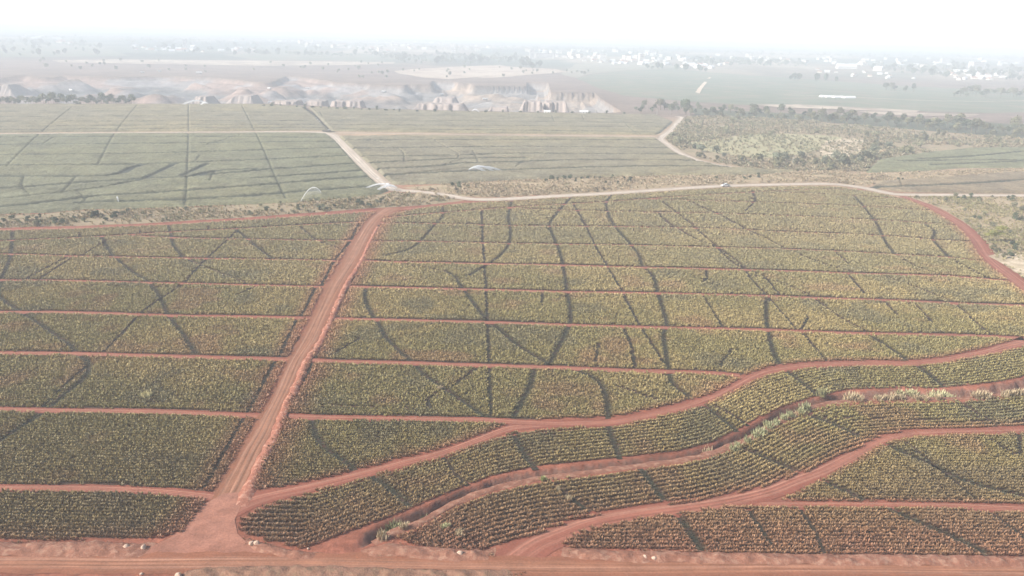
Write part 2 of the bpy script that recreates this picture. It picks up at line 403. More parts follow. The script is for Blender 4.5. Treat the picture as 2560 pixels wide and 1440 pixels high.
POLY_S6 = [(1418,1352),(1440,1337),(1500,1317),(1600,1299),(1700,1285),(1800,1271),(1850,1268),(1920,1272),(2100,1272),(2300,1274),(2400,1276),(2600,1284),(2900,1290),(2900,1398),(2560,1393),(1900,1386),(1560,1379),(1440,1373),(1400,1364)]
FIELDS_FAR = [
 ('FL1', [(-400,262),(0,262),(440,262),(640,262),(752,267),(785,290),(820,326),(640,327),(300,329),(-400,336)]),
 ('FL2', [(-400,342),(0,338),(640,334),(815,335),(838,352),(880,400),(912,432),(940,458),(972,477),(950,486),(740,506),(640,510),(350,521),(200,524),(120,532),(0,535),(-400,545)]),
 ('FR1', [(772,268),(960,275),(1280,283),(1500,285),(1640,288),(1682,305),(1650,333),(1640,337),(1280,334),(1000,330),(830,328)]),
 ('FR2', [(848,342),(1000,340),(1280,343),(1640,346),(1660,362),(1690,384),(1740,402),(1800,416),(1900,424),(2000,428),(1900,436),(1640,439),(1450,444),(1280,450),(1100,460),(985,462),(940,425),(905,395)]),
 ('FR3', [(2165,432),(2200,400),(2300,385),(2420,372),(2560,370),(2800,372),(2800,405),(2560,420),(2400,420),(2300,428)]),
 ('FR4', [(2172,470),(2210,455),(2300,449),(2420,440),(2560,430),(2800,425),(2800,486),(2560,484),(2400,483),(2260,480),(2215,475)])]

# ================================================================== GROUND (one sheet)
DUw, DLw = GL(DU), GL(DL)
RIM = [(-300,206),(-100,200),(0,192),(60,181),(110,192),(145,186),(205,189),(300,191),(400,189),(530,192),(620,199),(655,205),(700,186),(745,190),(757,190),(853,202),(855,206),(930,209),(934,212),(1010,214.5),(1014,211),(1078,212),(1080,202),(1140,203.5),(1142,207.5),(1178,208),(1184,215),(1250,215),(1313,215),(1315,205),(1372,206.5),(1380,231),(1490,232),(1502,245),(1530,262),(1560,281)]
FRONT = [(1560,288.5),(1500,288.5),(1280,286.5),(960,278.5),(760,270),(640,265),(440,265),(0,266),(-300,267)]
PIT = np.vstack([GL(RIM), GL(FRONT)+np.array([0, 32.])])

def ditch_t(x, y):
    yu = np.interp(x, DUw[:, 0], DUw[:, 1]); yl = np.interp(x, DLw[:, 0], DLw[:, 1])
    t = (y-yl)/np.maximum(yu-yl, .3)
    t = np.where((x < DLw[0, 0]) | (x > DUw[-1, 0]), -1, t)
    return t

def ground_h(x, y):
    x = np.asarray(x, float); y = np.asarray(y, float)
    z = np.where(y > 1700, plain(y), 0.0)
    t = ditch_t(x, y)
    m0 = (t > -.5) & (t < 1.5)
    t = np.where(m0, t+(fbm(x, y*.3, 2.4, 13)-.5)*.30*smooth(t, .35, .8), t)
    d = smooth(t, -.02, .28)*(1-smooth(t, .60, .99))
    fade = smooth(x, DLw[0, 0]+1.0, DLw[0, 0]+5)
    z = z-d*2.2*fade*(1+.25*(fbm(x, y, 3., 5)-.5))
    m = (y > 860) & (y < 1750) & (x > -1200) & (x < 450)
    if np.any(m):
        p = np.stack([x[m], y[m]], -1)
        ins = inpoly(p, PIT)
        zz = np.zeros(len(p))
        if np.any(ins):
            q = p[ins]
            de = dseg(q, GL(RIM), 150.)
            df = dseg(q, PIT[len(RIM)-1:], 60.)
            soft = smooth(-q[:, 0], 150, 420)
            w = 5+soft*(30+45*fbm(q[:, 0], q[:, 1], 90, 3))
            dep = smooth(de, 0, w)*smooth(df, 0, 25)
            k3 = dep*(.55+.45*smooth(de, w, w+30+soft*60*fbm(q[:, 0], q[:, 1], 120, 33)))*3
            dep = (np.floor(k3)+smooth(k3-np.floor(k3), .45, .8))/3
            mound = fbm(q[:, 0], q[:, 1], 70, 11, 4)
            far_ = smooth(de, w+5, w+40)*smooth(df, 20, 50)
            zz[ins] = -dep*23+far_*np.maximum(0, mound-.5)*(40+20*soft)+dep*(fbm(q[:, 0], q[:, 1], 16, 21, 4)-.5)*7
        z[m] = zz
    return z

def build_ground():
    def lin(a, b, s): return np.arange(a, b, s)
    def geo(a, b, n): return a*(b/a)**np.linspace(0, 1, n)
    xs = np.concatenate([-geo(1200, 14000, 26)[::-1], lin(-1194, -500, 8), lin(-500, -46, 4), lin(-46, 178, .7), lin(180, 450, 4.5), geo(456, 14000, 34)])
    ys = np.concatenate([-geo(20, 600, 8)[::-1], lin(0, 104, 8), lin(104, 216, .7), lin(218, 904, 9), lin(904, 1740, 4), geo(1746, 16000, 60)])
    X, Y = np.meshgrid(xs, ys)
    x = X.ravel(); y = Y.ravel(); z = ground_h(x, y)
    nx, ny = len(xs), len(ys)
    i = (np.arange(ny-1)[:, None]*nx+np.arange(nx-1)[None]).ravel()
    F = np.stack([i, i+1, i+nx+1, i+nx], -1)
    p = np.stack([x, y], -1)
    # kinds of earth
    red = np.array([.27, .100, .062]); tan = np.array([.36, .255, .165]); pale = np.array([.42, .35, .28]); plateau = np.array([.205, .150, .118]); far = np.array([.115, .140, .100])
    c = np.tile(red, (len(x), 1))
    k = smooth(y, 380, 520)[:, None]; c = c*(1-k)+tan*k
    k = smooth(y, 880, 950)[:, None]; c = c*(1-k)+plateau*k
    k = smooth(y, 1900, 2600)[:, None]; pt = fbm(x, y*.6, 420., 83, 3)[:, None]; pb = fbm(x+900, y*.6, 300., 87, 3)[:, None]
    fc = far+(np.array([.20, .165, .12])-far)*smooth(pt, .50, .58); fc = fc+(np.array([.33, .28, .21])-fc)*smooth(pb, .62, .68); fc = fc+(np.array([.055, .078, .055])-fc)*smooth(1-pb, .58, .66)
    c = c*(1-k)+fc*k
    ins = (y > 860) & (y < 1750) & (x > -1200) & (x < 450)
    zz = z < -1.5
    gy = fbm(x, y, 60, 47)[:, None]
    k = (smooth(-z, 1, 6)*ins)[:, None]
    soft = smooth(-x, 100, 350)[:, None]
    rock = np.array([.33, .255, .195])*(1-soft)+np.array([.28, .20, .165])*soft
    rock = rock+(np.array([.27, .275, .28])-rock)*smooth(gy, .45, .6)*.65; fl_ = smooth(-z, 14, 20)[:, None]*(.4+.6*soft); rock = rock+(np.array([.15, .145, .14])-rock)*fl_
    band = (.85+.3*vnoise(z*3, x*.02, 4., 9))[:, None]
    c = c*(1-k)+rock*band*k
    px = PX(p)
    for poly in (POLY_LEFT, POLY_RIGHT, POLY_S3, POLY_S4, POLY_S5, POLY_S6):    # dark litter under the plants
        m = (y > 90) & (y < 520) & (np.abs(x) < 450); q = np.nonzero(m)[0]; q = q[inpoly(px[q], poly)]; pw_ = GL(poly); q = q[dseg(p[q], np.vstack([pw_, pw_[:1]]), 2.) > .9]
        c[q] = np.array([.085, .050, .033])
    t = ditch_t(x, y); dt = ((t > .0) & (t < 1.0) & (z < -.15))
    c[dt] = np.array([.215, .112, .080])
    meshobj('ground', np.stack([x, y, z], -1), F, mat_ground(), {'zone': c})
    g = bpy.data.objects['ground']
    tag(g, 'bare red-brown earth with an open quarry pit sunk into it far off', 'ground', kind='structure')
    return g
build_ground()

# ================================================================== ROADS
M_RED = mat_road('red_dirt', (.285, .132, .076), (.350, .185, .122), (.245, .105, .060))
M_TRACK = mat_road('red_track', (.285, .105, .068), (.36, .165, .112), (.24, .085, .055))
M_PALE = mat_road('pale_dirt', (.48, .40, .32), (.58, .50, .41), (.38, .30, .22))
M_VERGE = mat_soil('verge_earth', (.30, .140, .090), (.25, .110, .070), (.08, .9, 5.), .25, (.31, .17, .115))

def ribbon(name, L, Rr, mat, z, label, nx=7, cat='dirt track', jit=.25, kind='structure', hump=0., bumpy=0., width=None, drape=False):
    """a strip between two lines on the ground"""
    n = len(L)
    s = np.concatenate([[0], np.cumsum(np.linalg.norm(np.diff(.5*(L+Rr), axis=0), axis=1))])
    u = np.linspace(-1, 1, nx)
    V = []; ac = []; al = []
    for k, a in enumerate(u):
        P = L*(1-(a+1)/2)+Rr*(a+1)/2
        if k in (0, nx-1) and jit:
            dv = (Rr-L)/np.maximum(np.linalg.norm(Rr-L, axis=1), .01)[:, None]
            P = P+dv*((vnoise(s, s*0+k*7, 2.2, 3)-.5)*2*jit)[:, None]*(1 if k else -1)
        tp = smooth(s, 0, 4)*smooth(s[-1]-s, 0, 4)
        zz = (z if not drape else z+ground_h(P[:, 0], P[:, 1]))+tp*hump*(1-a*a)+tp*bumpy*(1-abs(a)**3)*(fbm(P[:, 0], P[:, 1], 1.3, 8, 4)-.3)
        V.append(np.stack([P[:, 0], P[:, 1], np.full(n, 0.)+zz], -1)); ac.append(np.full(n, a)); al.append(s)
    V = np.concatenate(V)
    k, i = np.meshgrid(np.arange(nx-1), np.arange(n-1), indexing='ij'); b = (k*n+i).ravel()
    F = np.stack([b, b+n, b+n+1, b+1], -1)
    o = meshobj(name, V, F, mat, {'across': np.concatenate(ac), 'along': np.concatenate(al)}, smooth_=True)
    nrm = o.data.polygons[0].normal.z
    if nrm < 0: o.data.flip_normals()
    return tag(o, label, cat, kind=kind)

def road(name, px, w, mat, z, label, step=1.5, **kw):
    c = spline(GL(px), step)
    t = np.gradient(c, axis=0); t /= np.maximum(np.linalg.norm(t, axis=1), 1e-6)[:, None]
    nn = np.stack([-t[:, 1], t[:, 0]], -1)
    if np.isscalar(w): ww = np.full(len(c), w)
    else: ww = np.interp(np.linspace(0, 1, len(c)), np.linspace(0, 1, len(w)), w)
    return ribbon(name, c+nn*ww[:, None]/2, c-nn*ww[:, None]/2, mat, z, label, **kw)

def resample(a, n):
    s = np.concatenate([[0], np.cumsum(np.linalg.norm(np.diff(a, axis=0), axis=1))]); t = np.linspace(0, s[-1], n)
    return np.stack([np.interp(t, s, a[:, 0]), np.interp(t, s, a[:, 1])], -1)
nm = 260
mr = ribbon('main_road', resample(spline(GL(MAIN_L), 2), nm), resample(spline(GL(MAIN_R), 2), nm), M_RED, .075,
            'wide dusty red dirt road running straight away between the crop blocks', nx=13, cat='dirt road', jit=.5)
# the mouth where the wide road opens into the road along the bottom
mouth = [(425,1345),(470,1310),(510,1262),(560,1235),(625,1228),(604,1262),(587,1300),(594,1335),(628,1368),(700,1392),(760,1400),(720,1420),(500,1428),(340,1420),(330,1392)]
mw = GL(mouth)
o = meshobj('road_mouth', np.concatenate([mw, np.full((len(mw), 1), .085)], 1), [tuple(range(len(mw)))], None, {'across': np.zeros(len(mw)), 'along': mw[:, 1]})
bm = bmesh.new(); bm.from_mesh(o.data); bmesh.ops.triangulate(bm, faces=bm.faces[:]); bm.to_mesh(o.data); bm.free()
if o.data.polygons[0].normal.z < 0: o.data.flip_normals()
o.data.materials.append(mat_soil('mouth_dirt', (.29, .125, .080), (.34, .160, .110), (.05, .3, 2.5), .10))
tag(o, 'bare red junction where the wide road fans out into the near road', 'road junction', kind='structure')
M_NEAR = mat_road('near_dirt', (.290, .128, .073), (.350, .175, .112), (.25, .102, .058))
road('near_road', BOTTOM, 5.4, M_NEAR, .095, 'red dirt road crossing the whole picture below the crop blocks', cat='dirt road', jit=.4, nx=9)
road('curving_track', TRK_A, [5.2, 4.2, 3.4, 3.3, 3.3, 3.3, 3.6, 4.2, 4.6, 4.6, 4.6, 4.4, 4.2, 4.0, 4.2, 5.2, 6.5, 8, 8], M_TRACK, .065, 'red curving track climbing from the junction past the tall ditch', nx=9)
road('lower_track', TRK_B, [7, 6.2, 5.4, 4.8, 4.4, 4.2, 4.2, 4.2], M_TRACK, .065, 'red track sweeping up from the near road between two crop strips', nx=9)
road('branch_track', TRK_C, 3.0, M_TRACK, .055, 'level red branch track leaving the sweeping lower track', nx=7)
road('boundary_road', TRK_E, [4.5, 5, 6, 6.5, 7, 7.5, 7.5], M_TRACK, .07, 'red road down the far edge of the big crop block beside scrub', cat='dirt road', jit=.5, nx=9)
road('pale_road', PALE_1, [6, 6, 6, 7, 10, 12, 12, 10, 9], M_PALE, .09, 'pale dirt road dropping between the far fields to the scrub strip', cat='dirt road', jit=.5, nx=9)
road('pale_road', PALE_2, 9.0, M_PALE, .10, 'long pale dirt road with the white pickup on it', cat='dirt road', jit=.5, nx=9)
road('field_track', MIDTRACK, 4.5, M_PALE, .08, 'faint straight track dividing the two far blocks', jit=.4, nx=5)
road('valley_road', VALLEY_RD, 8.0, M_PALE, .08, 'pale road bending round the far crop corner into the valley', cat='dirt road', jit=.6, nx=7)
ORD = ['first', 'second', 'third', 'fourth', 'fifth', 'sixth', 'seventh', 'eighth', 'ninth', 'tenth', 'eleventh', 'twelfth']
for i, l in enumerate(LT):
    road('row_track', l, 4.6 if i == 0 else (2.3 if i < 5 else 2.7), M_TRACK, .045+.003*i, f'{ORD[i]} red cross track from the skyline on the shady side of the wide road', nx=5, jit=.2)
for i, l in enumerate(RT):
    road('row_track', l, (3.4 if i == 0 else 2.2) if i < 6 else 2.8, M_TRACK, .045+.0025*i, f'{ORD[i]} red cross track from the skyline on the sunny side of the wide road', nx=5, jit=.2)

# earth banks along the near road
road('road_bank', [(-600,1380),(0,1375),(200,1374),(330,1378),(380,1380)], 4.2, M_VERGE, .02, 'rough reddish bank under the lowest crop block, two stones on it', hump=.35, bumpy=1.0, jit=.6, nx=13, step=.5, cat='bank')
road('road_bank', [(612,1352),(660,1372),(720,1385),(800,1393)], 2.2, M_VERGE, .02, 'short rough bank at the pointed crop corner by the ditch mouth', hump=.3, bumpy=.8, jit=.5, nx=11, step=.4, cat='bank')
road('road_bank', [(905,1388),(960,1378),(1050,1383),(1150,1388),(1240,1388)], 3.4, M_VERGE, .02, 'crumbling bank between the ditch mouth and the sweeping track', hump=.4, bumpy=1.0, jit=.5, nx=13, step=.4, cat='bank')
road('road_bank', [(1405,1378),(1500,1390),(1700,1394),(2000,1399),(2300,1402),(2560,1406),(3000,1412)], 3.2, M_VERGE, .02, 'long rough bank below the last crop strip, two pale boulders on it', hump=.35, bumpy=1.0, jit=.5, nx=13, step=.5, cat='bank')
road('road_bank', [(440,1445),(600,1436),(800,1436),(1000,1442),(1300,1446)], 4.0, mat_soil('scrubby_bank', (.25, .140, .09), (.31, .165, .110), (.1, .9, 4.), .3, (.22, .135, .085)), .02, 'weedy bank on the near side of the bottom road', hump=.3, bumpy=1.2, jit=.6, nx=13, step=.5, cat='bank')
road('road_bank', [(600,1268),(616,1238),(640,1186),(668,1130),(690,1090),(715,1020),(742,966),(768,905),(802,856),(830,795),(862,724),(880,692),(905,652),(926,606),(946,566)], [2.6, 2.2, 2.0, 1.8], mat_soil('spoil_edge', (.37, .155, .100), (.32, .125, .08), (.1, 1.1, 5.), .3, (.41, .22, .155)), .06, 'sunlit ridge of red spoil along the wide road', hump=.35, bumpy=.7, jit=.35, nx=9, step=.6, cat='bank')
road('road_bank', [(x+2, y+1) for x, y in DL[1:-1]], 1.7, M_VERGE, .02, 'narrow earth lip along the lower side of the ditch', hump=.12, bumpy=.35, jit=.3, nx=9, step=.6, cat='bank')

# ================================================================== CROPS
M_CROP = mat_tone('crop_leaves', .55, .3)
SWW = [spline(GL(l), 3.) for l in SW_WIDE]; SWT = [spline(GL(l), 4.) for l in SW_THIN]
RTW = [GL(l) for l in RT]; LTW = [GL(l) for l in LT]

def crop_tone(x, y, dust):
    g = np.array([.228, .190, .074]); ye = np.array([.292, .226, .092]); dk = np.array([.172, .150, .074]); br = np.array([.285, .168, .086])
    dust_c = np.array([.33, .150, .090])
    n1 = fbm(x, y, 38., 31, 4)[:, None]; n2 = fbm(x, y, 14., 41, 3)[:, None]
    c = g+(ye-g)*smooth(n1, .45, .68)
    c = c+(dk-c)*smooth(n2, .58, .72)*.8
    c = c+(br-c)*smooth(1-n2, .60, .78)*.6
    near = (1-smooth(y, 112, 165))*(.45+.55*smooth(x, -50, 10)); c = c+(br-c)*(near*.68)[:, None]
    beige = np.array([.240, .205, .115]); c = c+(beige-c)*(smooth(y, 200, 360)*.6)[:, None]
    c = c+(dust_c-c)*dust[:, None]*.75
    far_gain = np.interp(y, [110, 160, 210, 320, 450], [.92, 1.14, 1.34, 1.45, 1.45])[:, None]      # haze and grazing-light brightening painted into the leaves, growing with distance
    return c*(.88+.24*rng.random((len(x), 1)))*far_gain

def leaves(P, S, Hf, tone, nl, L, W):
    n = len(P)
    az = rng.uniform(0, 2*math.pi, (n, nl)); el = np.radians(rng.uniform(26, 78, (n, nl)))
    ln = L*S[:, None]*rng.uniform(.7, 1.15, (n, nl))
    d = np.stack([np.cos(az)*np.cos(el), np.sin(az)*np.cos(el), np.sin(el)*Hf[:, None]], -1)*ln[..., None]
    base = P[:, None, :]+np.stack([np.cos(az), np.sin(az), 0*az], -1)*(.06*S)[:, None, None]
    tip = base+d-np.array([0, 0, 1.])*(.10*ln)[..., None]
    mid = base+d*.55+np.array([0, 0, 1.])*(.10*ln)[..., None]
    sd = np.stack([-np.sin(az), np.cos(az), 0*az], -1)*(W*S/2)[:, None, None]
    V = np.stack([base, mid-sd, tip, mid+sd], 2).reshape(-1, 3)
    F = np.arange(len(V), dtype=np.int32).reshape(-1, 4)
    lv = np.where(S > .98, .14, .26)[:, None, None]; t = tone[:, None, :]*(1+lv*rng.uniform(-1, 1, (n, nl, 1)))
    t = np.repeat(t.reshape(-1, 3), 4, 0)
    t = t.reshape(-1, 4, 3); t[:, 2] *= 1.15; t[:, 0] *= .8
    return V, F, t.reshape(-1, 3)

def plant_block(name, label, poly, blockfn, tracks, bands, rowdir=None, warp=None, edge_lines=(), rows=False):
    """pineapple plants set out in rows over POLY; BLOCKFN(px points) -> block number, each block an object"""
    pw = GL(poly); lo = pw.min(0); hi = pw.max(0)
    allP = []
    for (d0, d1, sx, sy, sc) in bands:
        y0 = max(lo[1], d0); y1 = min(hi[1], d1)
        if y1 <= y0: continue
        ext = max(hi[0]-lo[0], 1)
        if warp is None:
            ca, sa = math.cos(rowdir), math.sin(rowdir)
            cx = .5*(lo[0]+hi[0]); cy = .5*(y0+y1)
            hw = ext/2+40; hh = (y1-y0)/2+abs(sa)*hw+10
            a = np.arange(-hw, hw, sx); b = np.arange(-hh, hh, sy)
            A, B = np.meshgrid(a, b)
            A = A+rng.uniform(-.45, .45, A.shape)*sx; B = B+rng.uniform(-.13, .13, B.shape)*sy
            x = cx+A*ca-B*sa; y = cy+A*sa+B*ca
        else:
            a = np.arange(lo[0]-2, hi[0]+2, sx); b = np.arange(-80, 80, sy)
            A, B = np.meshgrid(a, b)
            A = A+rng.uniform(-.45, .45, A.shape)*sx; B = B+rng.uniform(-.08, .08, B.shape)*sy
            x = A; y = B+np.interp(A, warp[:, 0], warp[:, 1])
        p = np.stack([x.ravel(), y.ravel()], -1)
        p = p[(p[:, 1] >= y0) & (p[:, 1] < y1) & (p[:, 0] > lo[0]) & (p[:, 0] < hi[0])]
        px = PX(p)
        p = p[inpoly(px, poly) & (px[:, 0] > -420) & (px[:, 0] < 2850)]
        allP.append(np.concatenate([p, np.full((len(p), 1), sc)], 1))
    P = np.vstack(allP); p = P[:, :2]; sc = P[:, 2]
    keep = np.ones(len(p), bool)
    for l, w in tracks: keep &= dseg(p, l, 4.) > w/2+rng.uniform(-.2, .45, len(p))
    dw = np.full(len(p), 9.); dt = np.full(len(p), 9.)
    for l in SWW: dw = np.minimum(dw, dseg(p, l, 5.))
    for l in SWT: dt = np.minimum(dt, dseg(p, l, 3.))
    wv = .75+.6*fbm(p[:, 0], p[:, 1], 7., 19)
    keep &= (dw > (.26+.18*sc)*wv)
    keep &= (dt > (.20+.31*sc+.28*np.clip(sc-1, 0, .4))*(.85+.4*fbm(p[:, 0], p[:, 1], 5., 23)))
    p = p[keep]; sc = sc[keep]; dw = dw[keep]; dt = dt[keep]
    dust = np.zeros(len(p))
    for l, w in edge_lines: dust = np.maximum(dust, 1-smooth(dseg(p, l, w), 0, w))
    dust = np.clip(dust*(.6+.8*fbm(p[:, 0], p[:, 1], 6., 77)), 0, 1)
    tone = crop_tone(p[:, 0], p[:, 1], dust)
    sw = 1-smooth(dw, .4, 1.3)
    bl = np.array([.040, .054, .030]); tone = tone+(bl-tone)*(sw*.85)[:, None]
    hgt = (.38+.62*(1-sw)*(.6+.4*smooth(dt, .3, .9)))*rng.uniform(.8, 1.2, len(p))*(.92+.25*fbm(p[:, 0], p[:, 1], 5., 55))
    blk = blockfn(PX(p), p)
    for k in np.unique(blk):
        m = blk == k
        Vs = []; Ts = []
        for s in np.unique(sc[m]):
            q = np.nonzero(m & (sc == s))[0]
            nl = 10 if s < .9 else (9 if s < 1.3 else 8)
            S = s*rng.uniform(.85, 1.15, len(q))
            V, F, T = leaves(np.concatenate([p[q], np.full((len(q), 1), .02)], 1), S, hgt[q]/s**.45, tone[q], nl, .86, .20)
            Vs.append(V); Ts.append(T)
        V = np.concatenate(Vs); T = np.concatenate(Ts)
        F = np.arange(len(V), dtype=np.int32).reshape(-1, 4)
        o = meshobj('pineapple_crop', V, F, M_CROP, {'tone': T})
        tag(o, label(int(k)), 'pineapple crop', 'blocks of pineapple plants', 'stuff')

def below(lines):
    L = [np.array(l, float) for l in lines]
    def f(px, p):
        n = np.zeros(len(px), int)
        for l in L:
            n += ((px[:, 1] > np.interp(px[:, 0], l[:, 0], l[:, 1])) & (px[:, 0] > l[0, 0]) & (px[:, 0] < l[-1, 0]+400)).astype(int)
        return n
    return f
BANDS = [(60, 165, .28, .98, .82), (165, 250, .38, 1.06, .94), (250, 345, .56, 1.12, 1.14), (345, 520, .78, 1.35, 1.4)]
def ang(l): return math.atan2(l[-1][1]-l[0][1], l[-1][0]-l[0][0])
mainL, mainR = GL(MAIN_L), GL(MAIN_R)
bottomW = GL(BOTTOM); TA, TB, TC, TE = GL(TRK_A), GL(TRK_B), GL(TRK_C), GL(TRK_E)
names_l = ['thin far strip', 'far wedge', 'wedge with the small fork', 'block with the dark bend', 'block with crossing furrows', 'block with the sloping gully', 'block with the long diagonal furrow', 'block with the pale tuft', 'broad dark block', 'lowest block above the near road']
plant_block('left', lambda k: f'pineapple {names_l[min(k, 9)]} on the shady side of the wide road', POLY_LEFT, below(LT[1:]),
            [(l, 2.3 if i < 5 else 2.7) for i, l in enumerate(LTW)], BANDS, ang(GL([(0,883),(722,900)])), edge_lines=[(mainL, 7.), (bottomW, 13.)])
names_r = ['strip under the pale road', 'sliver below the top track', 'narrow far wedge', 'wedge with the fork', 'shallow block', 'block with the blunt corner', 'long block with the forked furrow', 'long block crossed by five gullies', 'long block with the short marks', 'block that ends at the sandy bend', 'block cut by the slanting track', 'block with the deep curved gully', 'pointed block at the junction']
plant_block('right', lambda k: f'pineapple {names_r[min(k, 12)]} on the sunny side of the wide road', POLY_RIGHT, below(RT),
            [(l, 2.2 if i < 6 else 2.8) for i, l in enumerate(RTW)], BANDS, ang(GL([(840,797),(2345,838)])), edge_lines=[(mainR, 9.), (TA, 5.), (TE, 9.)])
SB = [(60, 165, .27, 1.38, .82), (165, 260, .36, 1.42, .96), (260, 400, .7, 1.6, 1.25)]
one = lambda px, p: np.zeros(len(px), int)
plant_block('s3', lambda k: 'ribbed pineapple strip between the curving track and the ditch', POLY_S3, one, [], SB, warp=DUw, edge_lines=[(TA, 4.), (bottomW, 24.), (mainR, 8.)])
plant_block('s4', lambda k: 'ribbed pineapple strip between the ditch and the lower sweeping track', POLY_S4, one, [], SB, warp=DLw, edge_lines=[(TB, 6.), (bottomW, 27.)])
plant_block('s5', lambda k: 'pineapple wedge between the sweeping track and its branch', POLY_S5, one, [], [(60, 200, .27, 1.02, .82)], ang(GL([(2000,1262),(2400,1266)])), edge_lines=[(TB, 4.), (TC, 3.)])
plant_block('s6', lambda k: 'dusty pineapple strip directly above the near road', POLY_S6, one, [], [(60, 200, .27, 1.02, .82)], ang(GL([(2000,1262),(2400,1266)])), edge_lines=[(bottomW, 24.), (TB, 5.)])

# far crop blocks: a closed canopy, one knee-high sheet of plants per block that dips to the ground at each furrow
M_CANOPY = mat_tone('crop_canopy', .6, .2, (.05, .35, 1.1))
FW = [spline(GL(l), 8.) for l in FURROW]; FWW = [spline(GL(l), 8.) for l in FURROW_WIDE]
lab_far = {'FL1': 'far pineapple block above the thin pale road', 'FL2': 'far pineapple block criss-crossed by dark furrows', 'FR1': 'furthest pineapple block below the quarry heaps',
           'FR2': 'far pineapple block with a sprinkler arc in it', 'FR3': 'greenish far crop strip beyond the scrub', 'FR4': 'brownish far crop strip above the pale road'}
def canopy(key, poly, rx=.7, ry=1.3):
    pw = GL(poly); lo = np.maximum(pw.min(0), [-620, 0]); hi = np.minimum(pw.max(0), [700, 1100])
    xs = np.arange(lo[0], hi[0], rx); ys = np.arange(lo[1], hi[1], ry); nx, ny = len(xs), len(ys)
    X, Y = np.meshgrid(xs, ys); p = np.stack([X.ravel(), Y.ravel()], -1)
    ins = inpoly(PX(p), poly)
    de = np.full(len(p), 5.); de[ins] = dseg(p[ins], np.vstack([pw, pw[:1]]), 5.)
    de[~ins] = 0
    dh = np.full(len(p), 6.); dv = np.full(len(p), 6.); dg = np.full(len(p), 9.)
    for l in FW:
        if abs(l[-1, 0]-l[0, 0]) > 1.2*abs(l[-1, 1]-l[0, 1]): dh = np.minimum(dh, dseg(p, l, 6.)*.8)
        else: dv = np.minimum(dv, dseg(p, l, 6.)*5.6)
    for l in FWW: dg = np.minimum(dg, dseg(p, l, 9.))
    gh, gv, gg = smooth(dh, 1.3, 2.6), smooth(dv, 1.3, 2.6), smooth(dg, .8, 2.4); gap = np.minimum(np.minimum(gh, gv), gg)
    h = 1.05*smooth(de, 0, 1.6)*gap
    rows = vnoise(p[:, 0], p[:, 1]*40, 45., 61)
    h = h+h*(rng.uniform(-.22, .22, len(p))+(rows-.5)*.7)
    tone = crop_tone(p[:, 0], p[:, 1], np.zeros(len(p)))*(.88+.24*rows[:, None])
    n = fbm(p[:, 0], p[:, 1], 120., 91, 3)[:, None]
    sandy = np.array([.215, .190, .125]); tone = tone*.78; tone = tone+(sandy-tone)*(.5+.4*smooth(n, .40, .7))
    grn = np.array([.125, .152, .080])
    if key in ('FL2',): tone = tone+(grn-tone)*.45
    if key == 'FR3': tone = tone+(grn*1.2-tone)*.5
    if key == 'FR4': tone = tone+(np.array([.24, .17, .11])-tone)*.5
    weed = np.array([.055, .062, .042]); low = np.maximum(np.maximum((1-gh)**.33, (1-gv)**1.1*.9), (1-gg)*.75)[:, None]; tone = tone+(weed-tone)*low  # furrow weeds, plus the shade of crop walls painted up their sides
    i = (np.arange(ny-1)[:, None]*nx+np.arange(nx-1)[None]).ravel()
    F = np.stack([i, i+1, i+nx+1, i+nx], -1); F = F[ins[F].any(1)]
    used, inv = np.unique(F, return_inverse=True)
    V = np.stack([p[:, 0], p[:, 1], h+.06], -1)[used]
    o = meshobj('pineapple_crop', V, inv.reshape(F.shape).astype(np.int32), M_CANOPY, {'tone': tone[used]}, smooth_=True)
    tag(o, lab_far[key], 'pineapple crop', 'blocks of pineapple plants', 'stuff')
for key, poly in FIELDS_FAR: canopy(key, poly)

# ================================================================== LAND BEYOND THE CROPS: thin sheets of grass, scrub and field over the earth
def sheet(name, px, mat, z, label, cat, step=6., jit=2., kind='structure'):
    w = GL(px); c = np.vstack([w, w[:1]]); out = []
    for a, b in zip(c[:-1], c[1:]):
        n = max(1, min(60, int(np.linalg.norm(b-a)/step))); t = np.linspace(0, 1, n, endpoint=False)[:, None]
        q = a+(b-a)*t
        d = (b-a)/max(np.linalg.norm(b-a), .01)
        s = np.linalg.norm(q-a, axis=1)+a[0]
        q = q+np.array([-d[1], d[0]])*((fbm(s, s*0+a[1], step*3, 17)-.5)*2*jit*np.minimum(1, np.minimum(np.arange(n), np.arange(n)[::-1]+1)/2.))[:, None]
        out.append(q)
    w = np.vstack(out)
    zz = np.where(w[:, 1] > 1700, plain(w[:, 1]), 0)+z
    me = bpy.data.meshes.new(name)
    bm = bmesh.new(); vs = [bm.verts.new((p[0], p[1], h)) for p, h in zip(w, zz)]
    f = bm.faces.new(vs); bmesh.ops.triangulate(bm, faces=[f]); bmesh.ops.recalc_face_normals(bm, faces=bm.faces[:])
    for f in bm.faces:
        if f.normal.z < 0: f.normal_flip()
    bm.to_mesh(me); bm.free(); me.materials.append(mat)
    o = bpy.data.objects.new(name, me); COL.objects.link(o)
    return tag(o, label, cat, kind=kind)

